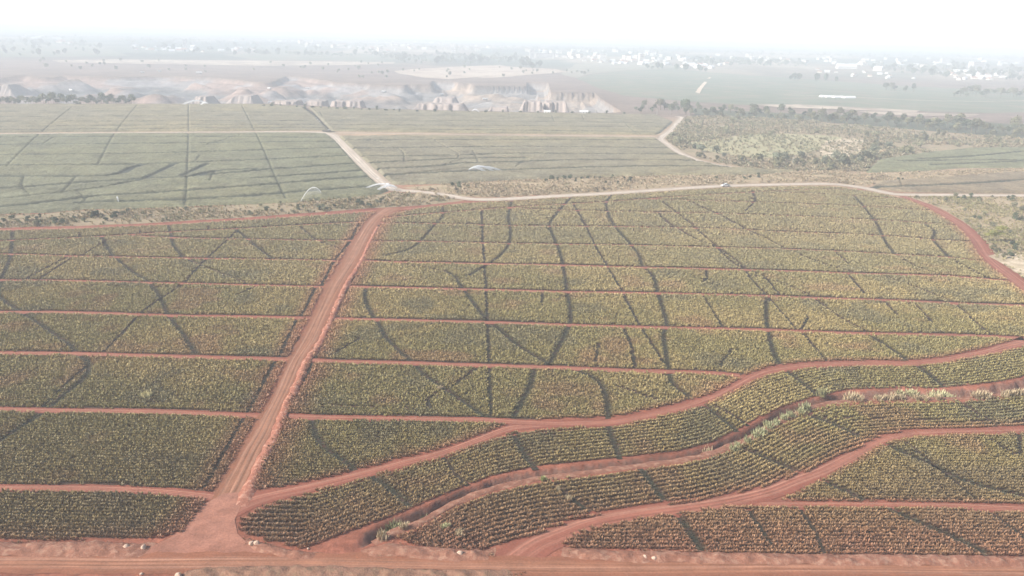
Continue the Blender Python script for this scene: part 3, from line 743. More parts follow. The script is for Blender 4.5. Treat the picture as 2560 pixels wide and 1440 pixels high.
M_DRY = mat_soil('dry_grass_ground', (.36, .275, .17), (.44, .34, .22), (.02, .12, 1.2), .3, (.25, .21, .12))
M_STRAW = mat_soil('straw_ground', (.52, .43, .30), (.44, .35, .23), (.03, .15, 1.5), .3, (.58, .49, .37))
M_SCRUBG = mat_soil('scrub_ground', (.31, .24, .15), (.37, .29, .19), (.02, .12, 1.2), .35, (.22, .19, .11))
M_GRN = mat_soil('pasture', (.36, .33, .19), (.42, .37, .22), (.02, .08, .9), .3, (.28, .27, .15))
M_FARG = mat_soil('far_crop', (.13, .16, .105), (.18, .195, .13), (.004, .02, .3), 0, (.19, .165, .12))
M_FARP = mat_soil('far_straw', (.70, .60, .46), (.60, .48, .36), (.006, .05, .3), 0, (.50, .38, .28))
M_PALEF = mat_soil('pale_field', (.56, .465, .365), (.44, .35, .265), (.009, .02, .3), 0, (.30, .225, .17))
M_BROKEN = mat_soil('broken_straw', (.62, .52, .40), (.30, .23, .18), (.012, .03, .3), 0, (.27, .22, .17))
M_FARB = mat_soil('far_brown', (.27, .165, .13), (.33, .22, .17), (.006, .03, .3), 0, (.22, .17, .12))
M_WOODG = mat_soil('wood_floor', (.08, .095, .06), (.12, .12, .075), (.01, .08, .8), 0)

SCRUB_L = [(-400,550),(0,537),(120,534),(200,526),(350,523),(640,511),(740,507),(950,487),(978,480),(1030,484),(1100,491),(1160,502),(1060,513),(940,520),(790,531),(640,542),(425,555),(200,565),(0,570),(-400,590)]
SCRUB_M = [(1005,469),(1100,462),(1280,452),(1450,446),(1640,441),(1900,438),(2000,430),(2080,428),(2160,436),(2300,430),(2560,422),(2800,408),(2800,424),(2560,430),(2420,440),(2300,449),(2205,456),(2160,466),(2110,459),(2060,455),(1920,457),(1812,461),(1720,465),(1530,478),(1400,485),(1280,492),(1210,494),(1150,490),(1060,478)]
SCRUB_R = [(2262,492),(2400,493),(2560,494),(2800,497),(2800,835),(2640,752),(2580,715),(2538,684),(2500,655),(2476,630),(2458,602),(2436,576),(2408,554),(2368,530),(2330,512),(2290,499)]
VALLEY = [(1712,293),(1800,290),(2000,300),(2200,318),(2400,335),(2560,348),(2800,360),(2800,372),(2560,370),(2420,372),(2300,385),(2200,400),(2165,430),(2080,428),(2000,429),(1905,424),(1850,417),(1795,408),(1742,394),(1702,377),(1676,360),(1664,346),(1684,328),(1702,308)]
sheet('scrub_strip', SCRUB_L, M_SCRUBG, .03, 'weedy scrub strip between the far blocks and the red field road', 'scrub')
sheet('scrub_strip', SCRUB_M, M_DRY, .03, 'dry grass strip along the pale road with the pickup', 'scrub')
sheet('scrub_slope', SCRUB_R, M_DRY, .03, 'dry grassy slope beyond the red boundary road', 'scrub')
sheet('straw_patch', [(2470,640),(2520,632),(2580,640),(2800,660),(2800,800),(2640,745),(2570,700),(2520,668)], M_STRAW, .08, 'pale straw-coloured clearing beside the red boundary road', 'dry grass')
sheet('valley_floor', VALLEY, M_SCRUBG, .03, 'scrubby valley floor round the pale bend', 'scrub')
sheet('pasture', [(1800,348),(1870,335),(1950,334),(2050,338),(2105,343),(2092,362),(2040,376),(1985,388),(1900,397),(1830,388),(1750,376),(1722,357)], M_GRN, .10, 'yellow-green pasture in the middle of the valley scrub', 'pasture')
sheet('straw_patch', [(2065,352),(2120,345),(2160,350),(2150,380),(2100,398),(2055,392),(2050,370)], M_STRAW, .14, 'straw-coloured patch beside the yellow-green pasture', 'dry grass')
sheet('far_field', [(1440,196),(1480,186),(1560,176),(1700,172),(1760,180),(1900,190),(2080,202),(2260,215),(2400,222),(2700,236),(2900,246),(2900,300),(2700,288),(2560,281),(2480,283),(2200,276),(2000,268),(1850,262),(1700,252),(1560,240),(1500,222)], M_FARG, .3, 'hazy blue-green crop land beyond the wooded valley', 'field', 20, 6)
sheet('far_strip', [(1880,262),(2000,262),(2080,266),(2200,272),(2300,277),(2290,282),(2100,274),(1960,270)], M_BROKEN, .6, 'pale dry strip under the hazy far crop land', 'dry grass', 15, 4)
sheet('far_strip', [(2145,279),(2250,281),(2330,284),(2450,287),(2430,293),(2300,291),(2180,286)], M_BROKEN, .6, 'pale dry patch above the dark wooded belt', 'dry grass', 15, 4)
sheet('far_strip', [(130,151),(300,149),(640,152),(990,155.5),(985,160),(820,164),(640,165),(500,162),(300,159),(150,157)], M_BROKEN, .6, 'long thin straw-pale strip at the back of the brown plateau', 'dry grass', 20, 5)
sheet('far_strip', [(985,178),(1050,172),(1150,166.5),(1250,163.5),(1290,168),(1380,172.5),(1425,180),(1350,186),(1280,192),(1180,197),(1210,193),(1120,199),(1060,195),(1030,189),(1000,185)], M_PALEF, .6, 'broad straw-pale field directly above the quarry walls', 'dry grass', 40, 26)
sheet('far_field', [(-300,104),(0,102),(230,114),(330,140),(130,143),(0,143),(-300,142)], M_FARG, .5, 'hazy bluish field at the far end of the plateau', 'field', 60, 20)
sheet('far_field', [(560,138),(700,126),(850,132),(990,137),(980,152),(640,150)], M_FARG, .5, 'hazy blue-green field in front of the far town', 'field', 60, 20)
sheet('wood_floor', [(1720,268),(1800,276),(1900,280),(2000,284),(2200,291),(2400,301),(2560,312),(2800,330),(2800,360),(2560,347),(2400,334),(2200,317),(2000,300),(1850,292),(1740,288)], M_WOODG, .12, 'shaded floor of the wooded stream belt', 'wood floor')
sheet('far_field', [(1440,160),(1560,156),(1700,166),(1690,171),(1560,175),(1480,185),(1440,195),(1400,185)], mat_soil('mist_field', (.24, .23, .17), (.28, .26, .20), (.004, .02, .2), 0), .4, 'pale hazy rising field behind the straw-pale one', 'field', 30, 8)
sheet('track_scar', [(1738,232),(1745,222),(1760,205),(1772,194),(1778,194),(1768,206),(1755,223),(1749,235)], M_FARP, .9, 'pale dirt lane climbing through the hazy crop land', 'dirt track', 20, 1)
for l, lab in (([(1960,238),(2100,242),(2300,252),(2500,254),(2700,250)], 'faint pale lane across the hazy crop land'),
               ([(1680,180),(1850,196),(2000,216),(2150,232)], 'dark hedge-lined furrow across the hazy crop land')):
    road('far_lane', l, 5., M_FARP if 'pale' in lab else M_WOODG, .8, lab, step=20, nx=3, jit=0)

# dark floors of the drainage furrows between the plants, and of the wide ditch line between the far blocks
M_DRAIN = mat_soil('furrow_floor', (.030, .032, .020), (.045, .036, .024), (.05, .5, 3.), .2, (.06, .036, .024))  # weedy soil, with the shade deep between plants painted into its colour
for L, w in ((SW_WIDE, 1.3), (SW_THIN, 1.15)):
    for i, l in enumerate(L):
        r = road('furrow', l, w, M_DRAIN, .03 if w > 1 else .025, 'dark weedy drainage furrow cutting through the pineapple rows', step=1., nx=3, jit=.1, drape=True)
        r['group'] = 'drainage furrows in the crop'
road('weedy_gully', [(748,267),(772,282),(790,300),(808,318),(826,331)], 11., M_DRAIN, .05, 'dark littered gully running down between the two furthest blocks', nx=5, jit=1.)

# ------------------------------------------------------------------ grass and weeds nobody could count
M_GRASS = mat_tone('grass_blades', .7, .1)
def grass(name, label, polys, dens, cols, sc, nl=7, hole=None, L=.9, W=.16, clump=18.):
    Ps = []; S = []
    for poly in polys:
        pw = GL(poly); lo = np.maximum(pw.min(0), [-420, 0]); hi = np.minimum(pw.max(0), [620, 1000])
        n = int((hi[0]-lo[0])*(hi[1]-lo[1])*dens)
        p = rng.uniform(lo, hi, (n, 2)); p = p[inpoly(PX(p), poly)]
        if hole is not None: p = p[~inpoly(PX(p), hole) | (rng.random(len(p)) < .35)]
        p = p[fbm(p[:, 0], p[:, 1], clump, 71) > rng.uniform(.25, .6, len(p))]
        Ps.append(p)
    p = np.vstack(Ps)
    t = np.clip(fbm(p[:, 0], p[:, 1], 25., 81)*1.6-.3, 0, 1)[:, None]; c = np.array(cols[0])*(1-t)+np.array(cols[1])*t
    k = (rng.random(len(p)) < .3)[:, None]; c = np.where(k, np.array(cols[2]), c)
    V, F, T = leaves(np.concatenate([p, np.full((len(p), 1), .03)], 1), rng.uniform(.6, 1.4, len(p))*sc, np.ones(len(p))*1.1, c, nl, L, W)
    o = meshobj(name, V, F, M_GRASS, {'tone': T}); tag(o, label, 'grass', kind='stuff')
grass('weeds', 'low weeds and grass filling the scrub strip below the far blocks', [SCRUB_L], .55, [(.28,.235,.13),(.40,.31,.19),(.18,.175,.09)], 1.25, W=.24)
grass('dry_grass', 'dry tussocky grass along the pale road', [SCRUB_M], .5, [(.42,.33,.22),(.50,.40,.28),(.26,.22,.13)], 1.3, W=.24)
grass('dry_grass', 'dry grass and weeds on the slope past the red boundary road', [SCRUB_R], .7, [(.42,.34,.19),(.30,.28,.14),(.24,.22,.12)], 1.1, W=.22)
grass('weeds', 'grey-green weeds over the valley floor', [VALLEY], .16, [(.25,.235,.145),(.37,.30,.205),(.185,.185,.11)], 2.2, W=.3, clump=70., hole=[(1790,345),(1950,332),(2160,345),(2150,385),(2040,400),(1980,388),(1900,397),(1830,388),(1750,376),(1722,357)])

grass('dusty_weeds', 'dust-covered low weeds on the banks of the near road', [[(-60,1352),(330,1356),(385,1378),(-60,1386)], [(985,1352),(1240,1380),(1240,1394),(915,1392)], [(1420,1372),(2600,1398),(2600,1411),(1420,1392)], [(430,1424),(1320,1432),(1320,1450),(430,1450)], [(600,1345),(760,1380),(760,1392),(610,1366)]],
      2.6, [(.36,.19,.125),(.27,.145,.09),(.25,.19,.10)], .38, W=.2, clump=3.)
# ------------------------------------------------------------------ trees and bushes
def crown(seed, nl, R_, H_, z0, nleaf, ls, lobe=.5, flat=1.0):
    r = np.random.default_rng(seed)
    c = []
    for i in range(nl):
        a = r.uniform(0, 2*math.pi); q = R_*(1-lobe)*math.sqrt(r.random()); h = r.uniform(-1, 1)
        k = math.sqrt(max(0., 1-(.75*h)**2))
        c.append((q*k*math.cos(a), q*k*math.sin(a), z0+H_/2+h*H_/2*(1-lobe*.7), R_*lobe*r.uniform(.65, 1.15)))
    c = np.array(c); w = c[:, 3]**2; idx = r.choice(nl, nleaf, p=w/w.sum())
    n = r.normal(size=(nleaf, 3)); n[:, 2] = np.abs(n[:, 2])*1.1-.35; n /= np.linalg.norm(n, axis=1)[:, None]
    rad = c[idx, 3]*r.uniform(.55, 1.08, nleaf)
    P = c[idx, :3]+n*rad[:, None]*np.array([1, 1, .8*flat]); P[:, 2] = np.maximum(P[:, 2], .05*ls)
    nn = n+r.normal(size=n.shape)*.55; nn /= np.linalg.norm(nn, axis=1)[:, None]
    u = np.cross(nn, r.normal(size=n.shape)); u /= np.linalg.norm(u, axis=1)[:, None]; v = np.cross(nn, u)
    s = ls*r.uniform(.6, 1.3, nleaf)[:, None]
    V = np.stack([P-u*s, P-v*s*.55, P+u*s, P+v*s*.55], 1).reshape(-1, 3)
    return V, np.arange(nleaf*4, dtype=np.int32).reshape(-1, 4)

def limb(pts, rad, n=7):
    pts = np.array(pts, float); V = []; F = []
    for i, (p, r_) in enumerate(zip(pts, rad)):
        d = pts[min(i+1, len(pts)-1)]-pts[max(i-1, 0)]; d /= np.linalg.norm(d)
        a = np.cross(d, [1, .3, 0]); a /= np.linalg.norm(a); b = np.cross(d, a)
        t = np.arange(n)*2*math.pi/n
        V.append(p+r_*(np.cos(t)[:, None]*a+np.sin(t)[:, None]*b))
    for i in range(len(pts)-1):
        for k in range(n): F.append((i*n+k, i*n+(k+1) % n, (i+1)*n+(k+1) % n, (i+1)*n+k))
    F.append(tuple(range(n))[::-1]); F.append(tuple((len(pts)-1)*n+k for k in range(n)))
    return np.vstack(V), F

def join(parts):
    V = []; F = []; o = 0
    for v, f in parts:
        V.append(v); F += [tuple(int(i)+o for i in q) for q in f]; o += len(v)
    return np.vstack(V), F

ML_DARK = mat_leaf('leaves_dark', (.055, .075, .045), (.095, .115, .062))
ML_BLUE = mat_leaf('leaves_blue_green', (.11, .132, .092), (.175, .182, .118))
ML_MID = mat_leaf('leaves_grey_green', (.15, .155, .09), (.22, .205, .125))
ML_DRY = mat_leaf('leaves_dry', (.26, .205, .13), (.35, .275, .18))
ML_YEL = mat_leaf('leaves_yellow', (.33, .31, .105), (.24, .25, .09), .6)
M_BARK = mat_plain('bark', (.20, .15, .11), .9, var=.3)

def make_tree(name, seed, H, Rr, mat, nl=9, nleaf=700, ls=.55, trunk=.28, z0=.28):
    e = empty(name, (0, 0, 0))
    r = np.random.default_rng(seed)
    parts = [limb([(0, 0, -.1), (.1, .05, H*.2), (.0, .1, H*.45), (.1, 0, H*.7)], [trunk, trunk*.8, trunk*.55, trunk*.2])]
    for k in range(4):
        a = k*1.6+r.random(); parts.append(limb([(0, .05, H*(.25+.07*k)), (Rr*.35*math.cos(a), Rr*.35*math.sin(a), H*(.45+.06*k)), (Rr*.6*math.cos(a), Rr*.6*math.sin(a), H*(.62+.05*k))], [trunk*.45, trunk*.3, trunk*.1]))
    V, F = join(parts); meshobj('trunk', V, F, M_BARK, parent=e)
    V, F = crown(seed, nl, Rr, H*(1-z0), H*z0, nleaf, ls); meshobj('crown', V, F, mat, parent=e)
    return e
def make_bush(name, seed, H, Rr, mat, nl=7, nleaf=260, ls=.32):
    V, F = crown(seed, nl, Rr, H, 0., nleaf, ls, .48); return meshobj(name, V, F, mat)
def make_tuft(name, seed, H, col, n=90):
    r = np.random.default_rng(seed); st = np.random.get_state
    p = np.concatenate([r.normal(0, .25*H, (n, 2)), np.zeros((n, 1))], 1)
    az = r.uniform(0, 6.283, n); ln = H*r.uniform(.6, 1.15, n); tilt = r.uniform(.05, .6, n)
    tip = p+np.stack([np.cos(az)*np.sin(tilt)*ln, np.sin(az)*np.sin(tilt)*ln, np.cos(tilt)*ln], -1)
    mid = p+(tip-p)*.55+np.array([0, 0, .08*H]); sd = np.stack([-np.sin(az), np.cos(az), 0*az], -1)*.045*H
    V = np.stack([p, mid-sd, tip, mid+sd], 1).reshape(-1, 3)
    c = np.repeat(np.array(col)*r.uniform(.75, 1.25, (n, 1)), 4, 0)
    return meshobj(name, V, np.arange(n*4, dtype=np.int32).reshape(-1, 4), M_GRASS, {'tone': c})

def place(proto, n, px, sc, label, cat, group=None, used={}):
    """copies of PROTO (the first use moves it) standing at points of the ground"""
    out = []
    for (x, y), s in zip(px, sc):
        w = G(x, y); z = float(ground_h(np.array([w[0]]), np.array([w[1]]))[0])
        if id(proto) in used: o = copy_tree(proto)
        else: o = proto; used[id(proto)] = 1
        o.location = (w[0], w[1], z); o.rotation_euler = (0, 0, rng.uniform(0, 6.28))
        k = rng.uniform(.88, 1.12); o.scale = (s*k, s*k, s*rng.uniform(.85, 1.15))
        tag(o, label, cat, group); out.append(o)
    return out

def scatter(poly, n, margin=0, dens=None, seed=1):
    r = np.random.default_rng(seed); a = np.array(poly); out = []
    while len(out) < n:
        p = r.uniform(a.min(0), a.max(0))
        if p[0] < -30 or p[0] > 2590: continue
        if inpoly(p[None], a)[0] and (dens is None or r.random() < dens(*p)): out.append(tuple(p))
    return out

bushA = [make_bush('bush', 100+i, 1.7+.3*i, 1.5+.25*i, ML_MID) for i in range(3)]
bushD = [make_bush('bush', 110+i, 2.2+.4*i, 1.7+.2*i, ML_DARK) for i in range(3)]
bushV = [make_bush('bush', 130+i, 2.2+.4*i, 1.8+.3*i, ML_BLUE) for i in range(3)]
bushS = [make_bush('bush', 120+i, 1.4+.3*i, 1.3+.2*i, ML_DRY) for i in range(3)]
def bushes(protos, pts, smin, smax, label, group, seed):
    r = np.random.default_rng(seed)
    for i, p in enumerate(pts): place(protos[i % 3], 1, [p], [r.uniform(smin, smax)], label, 'bush', group)
# scrub strip under the far blocks
bushes(bushD, scatter([(0,545),(200,540),(330,535),(330,548),(150,562),(0,566)], 20, seed=3)+scatter([(640,525),(800,518),(960,505),(960,515),(800,526),(640,536)], 14, seed=4), .55, 1.0, 'dark green bush in the weedy strip above the red field road', 'dark bushes in the scrub strip', 5)
bushes(bushA, scatter(SCRUB_L, 34, seed=6), .5, 1.0, 'grey-green bush in the weedy strip below the far blocks', 'grey-green bushes in the scrub strip', 7)
# strip by the pale road
bushes(bushD, [(x, 452-(x-1360)*.011+d) for x, d in zip(np.linspace(1365, 1575, 15), rng.uniform(-4, 9, 15))]+[(1860,447),(1875,446),(1895,444),(1790,447),(1130,466),(1150,468),(1170,467),(2245,452),(2255,452),(2262,453)], .6, 1.15, 'dark bush in the hedge line behind the pale road', 'dark bushes behind the pale road', 8)
bushes(bushS, scatter(SCRUB_M, 34, seed=9), .5, 1.1, 'dry straw-brown bush in the strip along the pale road', 'dry bushes along the pale road', 10)
# the slope past the boundary road
bushes(bushD, [(2395,497),(2410,499),(2425,497),(2447,499),(2520,497),(2532,502),(2435,545),(2448,548),(2540,549),(2550,552),(2530,615),(2540,625),(2525,640)], .7, 1.2, 'dark bush on the dry slope past the red boundary road', 'dark bushes on the dry slope', 11)
bushes(bushA, scatter(SCRUB_R, 30, seed=12, dens=lambda x, y: 1.0 if y < 645 else .1), .6, 1.2, 'grey-green bush on the dry slope past the red boundary road', 'grey-green bushes on the dry slope', 13)
# valley
bushes(bushA, [p for p in scatter(VALLEY, 96, seed=14) if not inpoly(np.array([p]), np.array([(1790,340),(2110,338),(2150,350),(2150,395),(2040,400),(1850,395),(1750,375)]))[0]], 1.2, 2.9, 'grey-green bush in the valley scrub', 'grey-green bushes in the valley', 15)
bushes(bushS, [p for p in scatter(VALLEY, 30, seed=16) if p[1] < 335 or p[0] > 2100], .9, 2.4, 'dry brownish bush in the valley scrub', 'dry bushes in the valley', 17)
bushes(bushV, [(1735,372),(1750,380),(1790,384),(1810,392),(1940,405),(1960,402),(1990,410),(2003,396),(2060,412),(2080,414),(2100,410),(2110,416),(2150,404),(2165,398),(2185,385),(2200,378),(2220,372),(2090,398),(2118,412)], 1.3, 2.6, 'dark bush around the foot of the valley pasture', 'dark bushes below the pasture', 18)
# edge of the far blocks, against the quarry
bushes(bushD, [(x, 266+max(0, x-640)*.035+d) for x, d in zip(np.linspace(660, 985, 17), rng.uniform(-1, 1.5, 17))]+[(x, 283.5+(x-1280)*.009) for x in np.linspace(1000, 1560, 14)], .8, 1.7, 'small bush on the crop edge in front of the quarry heaps', 'bushes on the quarry edge', 19)

# trees
tr_dark = [make_tree('tree', 200+i, 8+1.6*i, 3.6+.8*i, (ML_BLUE, ML_DARK, ML_BLUE, ML_MID)[i], 5+2*i, nleaf=420, ls=.8, z0=.18+.05*i) for i in range(4)]
tr_mid = [make_tree('tree', 210+i, 8+i, 4.4+.4*i, ML_MID, nleaf=520, ls=.8) for i in range(2)]
place(make_tree('tree', 220, 17, 6.6, ML_DARK, 14, 1500, .95, .5, .12), 1, [(1712,287)], [1.05], 'tall round dark tree rising above the stream belt', 'tree')
def trees(protos, pts, smin, smax, label, group, seed):
    r = np.random.default_rng(seed)
    for i, p in enumerate(pts): place(protos[i % len(protos)], 1, [p], [r.uniform(smin, smax)], label, 'tree', group)
belt = [(x, np.interp(x, [1560, 1730, 1860, 2000, 2200, 2400, 2560], [283, 288, 294, 302, 314, 330, 346])+d) for x, d in zip(np.linspace(1590, 2570, 116)+rng.uniform(-6, 6, 116), rng.uniform(-12, 2, 116))]
trees(tr_dark, belt, .6, 1.3, 'dark blue-green tree in the wooded stream belt', 'dark trees of the stream belt', 20)
trees(tr_mid, [(1726,289),(1765,292),(1885,293),(1998,304),(2070,307),(2085,308),(2105,309),(2480,342),(2540,340),(2030,303),(1940,300),(2320,326),(2390,330)], .7, 1.1, 'pale grey-green tree standing before the dark stream belt', 'pale trees of the stream belt', 21)
trees(tr_dark, [(x, 240+12*r_) for x, r_ in zip(np.linspace(2385, 2580, 26), rng.random(26)-.6)]+[(2215,226),(2228,227),(2236,227),(2262,231),(2284,231)], 1.0, 1.6, 'dark tree of the small wood beyond the hazy crop land', 'trees of the far small wood', 22)
trees(tr_dark, [(x, 260+d) for x, d in zip(np.linspace(-10, 335, 56), rng.uniform(-1.5, 3.5, 56))], .55, 1.05, 'dark hedge tree above the corner of the far blocks', 'hedge trees at the far corner', 23)
trees(tr_mid, [(x, y) for x, y in zip(rng.uniform(1330, 1480, 12), rng.uniform(178, 190, 12))]+scatter([(640,155),(1000,158),(1000,200),(900,205),(700,178)], 26, seed=24)+scatter([(100,150),(640,155),(640,185),(100,175)], 22, seed=25)+scatter([(1000,178),(1250,166),(1400,178),(1280,194),(1080,197)], 16, seed=27), .6, 1.1, 'small hazy tree on the brown plateau behind the quarry', 'trees on the plateau', 26)
# the hazy plain: woods and garden trees round the town, shown too small for parts
V, F = join([limb([(0, 0, 0), (0, 0, 4)], [.5, .3], 5)]); V2, F2 = crown(300, 10, 7, 11, 2.5, 260, 2.0)
Vj, Fj = join([(V, F), (V2, F2)]); far_tree = meshobj('plain_tree', Vj, Fj, ML_DARK)
pts = (scatter([(920,135),(1280,140),(1330,155),(1100,165),(980,160)], 40, seed=31)+scatter([(1300,158),(1345,157),(1350,172),(1310,174)], 12, seed=32)+scatter([(1700,146),(2000,156),(2020,168),(1720,164)], 34, seed=33)
       +[(1618,172),(1630,173),(1645,173),(1655,174),(1690,176),(1712,178),(1750,180),(1765,180),(1975,200),(1985,201),(1995,201),(2040,203),(2065,204),(2090,205)]+scatter([(2180,160),(2560,172),(2560,205),(2380,200),(2180,175)], 60, seed=34)
       +scatter([(0,105),(250,112),(300,138),(0,142)], 30, seed=35)+scatter([(300,118),(700,118),(980,128),(900,140),(400,140)], 44, seed=36))
r_ = np.random.default_rng(37)
for p in pts[:292]: place(far_tree, 1, [p], [r_.uniform(.6, 1.6)], 'hazy blue-grey tree out on the far plain', 'tree', 'trees on the far plain')
# woods too far off to count: leaf masses on the plain
def woods(polys, n):
    Vs = []; k = 0; r = np.random.default_rng(61)
    for poly, m in zip(polys, n):
        for p in scatter(poly, m, seed=int(r.integers(1e6))):
            w = G(*p); R_ = r.uniform(5, 13); V, F = crown(int(r.integers(1e6)), 4, R_, R_*r.uniform(.7, 1.2), 0, 34, R_*.28, .55)
            Vs.append(V+np.array([w[0], w[1], float(plain(w[1])) if w[1] > 1700 else 0.]))
    V = np.vstack(Vs); o = meshobj('far_woods', V, np.arange(len(V), dtype=np.int32).reshape(-1, 4), ML_BLUE)
    tag(o, 'blue-grey woods and hedgerows blurring into the hazy plain', 'woods', kind='stuff')
woods([[(900,133),(1300,141),(1335,152),(1180,160),(990,153)], [(1690,146),(2000,155),(2020,167),(1720,161)], [(2180,158),(2600,166),(2600,200),(2400,192),(2200,177)], [(-40,99),(240,108),(240,116),(-40,114)],
       [(300,96),(900,112),(900,122),(300,110)], [(880,109),(2600,141),(2600,150),(880,122)], [(-40,88),(700,98),(700,104),(-40,96)], [(640,131),(900,138),(900,142),(640,136)]], [150, 110, 150, 50, 110, 260, 60, 40])
# the yellow-green tree by the boundary road
e = empty('umbrella_tree', (0, 0, 0))
V, F = join([limb([(0,0,-.1),(.15,0,1.2),(-.5,.2,2.6),(-1.6,.3,4.0)], [.20,.17,.12,.05]), limb([(.35,.1,-.1),(.5,.1,1.3),(1.0,0,2.8),(1.9,-.2,4.3)], [.18,.15,.11,.05]), limb([(.3,.1,1.5),(.4,.4,3.2),(.7,.6,5.0)], [.10,.08,.04])])
meshobj('trunk', V, F, mat_plain('pale_bark', (.55, .47, .30), .9), parent=e)
lobes = [crown(230+i, 5, 2.4+.2*(i % 3), 1.3, 0, 260, .34, .5, .6) for i in range(6)]
offs = [(-2.8, .2, 2.6), (2.3, .3, 3.4), (-1.1, -.3, 4.0), (1.3, .4, 5.4), (2.6, -.2, 5.9), (-.3, .5, 2.9)]
V, F = join([(v+np.array(q), f) for (v, f), q in zip(lobes, offs)])
meshobj('crown', V, F, ML_YEL, parent=e)
w_ = G(2486, 606); e.location = (w_[0], w_[1], 0)
tag(e, 'yellow-green layered tree with a pale forked trunk beside the red boundary road', 'tree')

# pale grass tufts
def tufts(pts, hs, col, label, group, seed):
    protos = [make_tuft('grass_tuft', seed+i, 1.0, col) for i in range(2)]
    for i, (p, h) in enumerate(zip(pts, hs)): place(protos[i % 2], 1, [p], [h], label, 'grass tuft', group)
def tuft1(p, h, col, label, n=110): place(make_tuft('grass_tuft', int(p[0]), 1.0, col, n), 1, [p], [h], label, 'grass tuft')
GRN_T, STR_T = (.28, .27, .14), (.47, .375, .235)
tuft1((985,1308), 2.3, GRN_T, 'tall grey-green grass tuft in the ditch, largest of the lower end', 170)
tuft1((965,1320), 1.5, GRN_T, 'smaller grass tuft leaning against the tall one in the ditch')
tuft1((1067,1283), 1.9, GRN_T, 'single grass tuft on the red ditch wall')
tuft1((1010,1322), 1.2, STR_T, 'straw tuft on the ditch lip below the tall green one')
tuft1((955,1348), 1.5, STR_T, 'straw-green tuft at the dark mouth of the ditch')
tuft1((1113,1322), 1.2, (.46,.45,.24), 'yellowish tuft among the ribbed rows below the ditch')
tuft1((1147,1340), 1.2, STR_T, 'straw tuft in the reddish rows near the lone boulder')
tuft1((1423,1250), 1.1, STR_T, 'dry tuft in a weedy furrow below the ditch')
tuft1((1395,1228), .9, STR_T, 'small dry tuft up the furrow from another')
tuft1((1357,1202), 1.0, (.32,.38,.15), 'fresh green tuft where a furrow drops into the ditch')
tuft1((366,996), 1.7, (.68,.60,.33), 'lone straw-yellow tuft standing in the dark pineapple block')
tuft1((1100,974), 1.1, STR_T, 'straw tuft beside the deep curved furrow')
tuft1((288,606), 1.7, STR_T, 'pale tuft among the shady far rows')
tuft1((740,640), 1.3, STR_T, 'tiny pale tuft in the block by the wide road')
tuft1((1770,1120), 1.9, STR_T, 'straw-coloured tuft perched on the upper lip of the ditch')
tuft1((2130,1000), 3.0, STR_T, 'tall pale tuft where the ditch straightens out')
tuft1((2146,1001), 1.8, STR_T, 'shorter straw tuft beside the tall pale one on the ditch')
tuft1((2054,992), 2.2, GRN_T, 'greenish tuft at the inner bend of the ditch')
tufts([(1832,1128),(1845,1118),(1868,1108),(1890,1094),(1905,1085),(1922,1072),(1940,1062),(1958,1050),(1975,1044),(2000,1034),(2012,1028)], [1.6,1.4,1.7,1.9,1.6,1.9,1.6,1.5,1.6,1.8,2.0], (.40,.40,.22), 'grey-green grass tuft on the lower lip of the ditch bend', 'tufts along the ditch bend', 501)
tufts([(2195,1001),(2212,1000),(2228,1000),(2242,999),(2255,999),(2290,1000),(2310,1000),(2345,1000),(2440,996),(2452,996),(2465,996),(2515,993),(2530,992),(2548,990)], [1.6,1.4,1.7,1.5,1.3,1.4,1.4,1.5,2.1,2.2,1.9,2.0,2.1,1.9], STR_T, 'straw-coloured tuft along the foot of the straight ditch', 'tufts along the straight ditch', 511)
tufts([(2250,978),(2275,979),(2285,980),(2335,984),(2350,985),(2362,986),(2375,986),(2385,988)], [1.7,1.8,1.6,2.4,2.6,2.6,2.6,2.2], (.52,.49,.28), 'bushy yellowish tuft hanging from the upper ditch wall', 'tufts on the upper ditch wall', 521)
tufts([(x, y) for x, y in zip(rng.uniform(985, 1130, 26), rng.uniform(486, 506, 26))], rng.uniform(1.2, 2.2, 26), (.62,.52,.37), 'tall pale reed tuft beside the pale road junction', 'reeds by the pale road junction', 531)

# ================================================================== THINGS
def box(cx, cy, cz, sx, sy, sz):
    V = np.array([(x, y, z) for x in (-.5, .5) for y in (-.5, .5) for z in (-.5, .5)])*[sx, sy, sz]+[cx, cy, cz]
    return V, [(0, 1, 3, 2), (4, 6, 7, 5), (0, 4, 5, 1), (2, 3, 7, 6), (0, 2, 6, 4), (1, 5, 7, 3)]
def prism(profile, y0, y1, taper=0.):
    """side profile (x,z) drawn out across y; TAPER narrows it towards its top"""
    p = np.array(profile, float); n = len(p); zt = p[:, 1].max(); zb = p[:, 1].min()
    k = (p[:, 1]-zb)/max(zt-zb, .01)*taper
    V = np.vstack([np.stack([p[:, 0], y0+k, p[:, 1]], -1), np.stack([p[:, 0], y1-k, p[:, 1]], -1)])
    F = [tuple(range(n)), tuple(range(n, 2*n))[::-1]]+[(i, i+n, (i+1) % n+n, (i+1) % n) for i in range(n)]
    return V, [f[::-1] for f in F]
def disc(c, r, w, n=18, ax='y'):
    t = np.arange(n)*2*math.pi/n
    a = np.stack([np.cos(t)*r, 0*t-w/2, np.sin(t)*r], -1); b = a+[0, w, 0]
    V = np.vstack([a, b])+c
    return V, [tuple(range(n))[::-1], tuple(range(n, 2*n))]+[(i, (i+1) % n, (i+1) % n+n, i+n) for i in range(n)]
def bevel(o, w, seg=2):
    bm = bmesh.new(); bm.from_mesh(o.data)
    bmesh.ops.recalc_face_normals(bm, faces=bm.faces[:])
    bmesh.ops.bevel(bm, geom=[e for e in bm.edges if e.calc_face_angle(0) > .5], offset=w, segments=seg, affect='EDGES', profile=.6)
    bm.to_mesh(o.data); bm.free(); return o

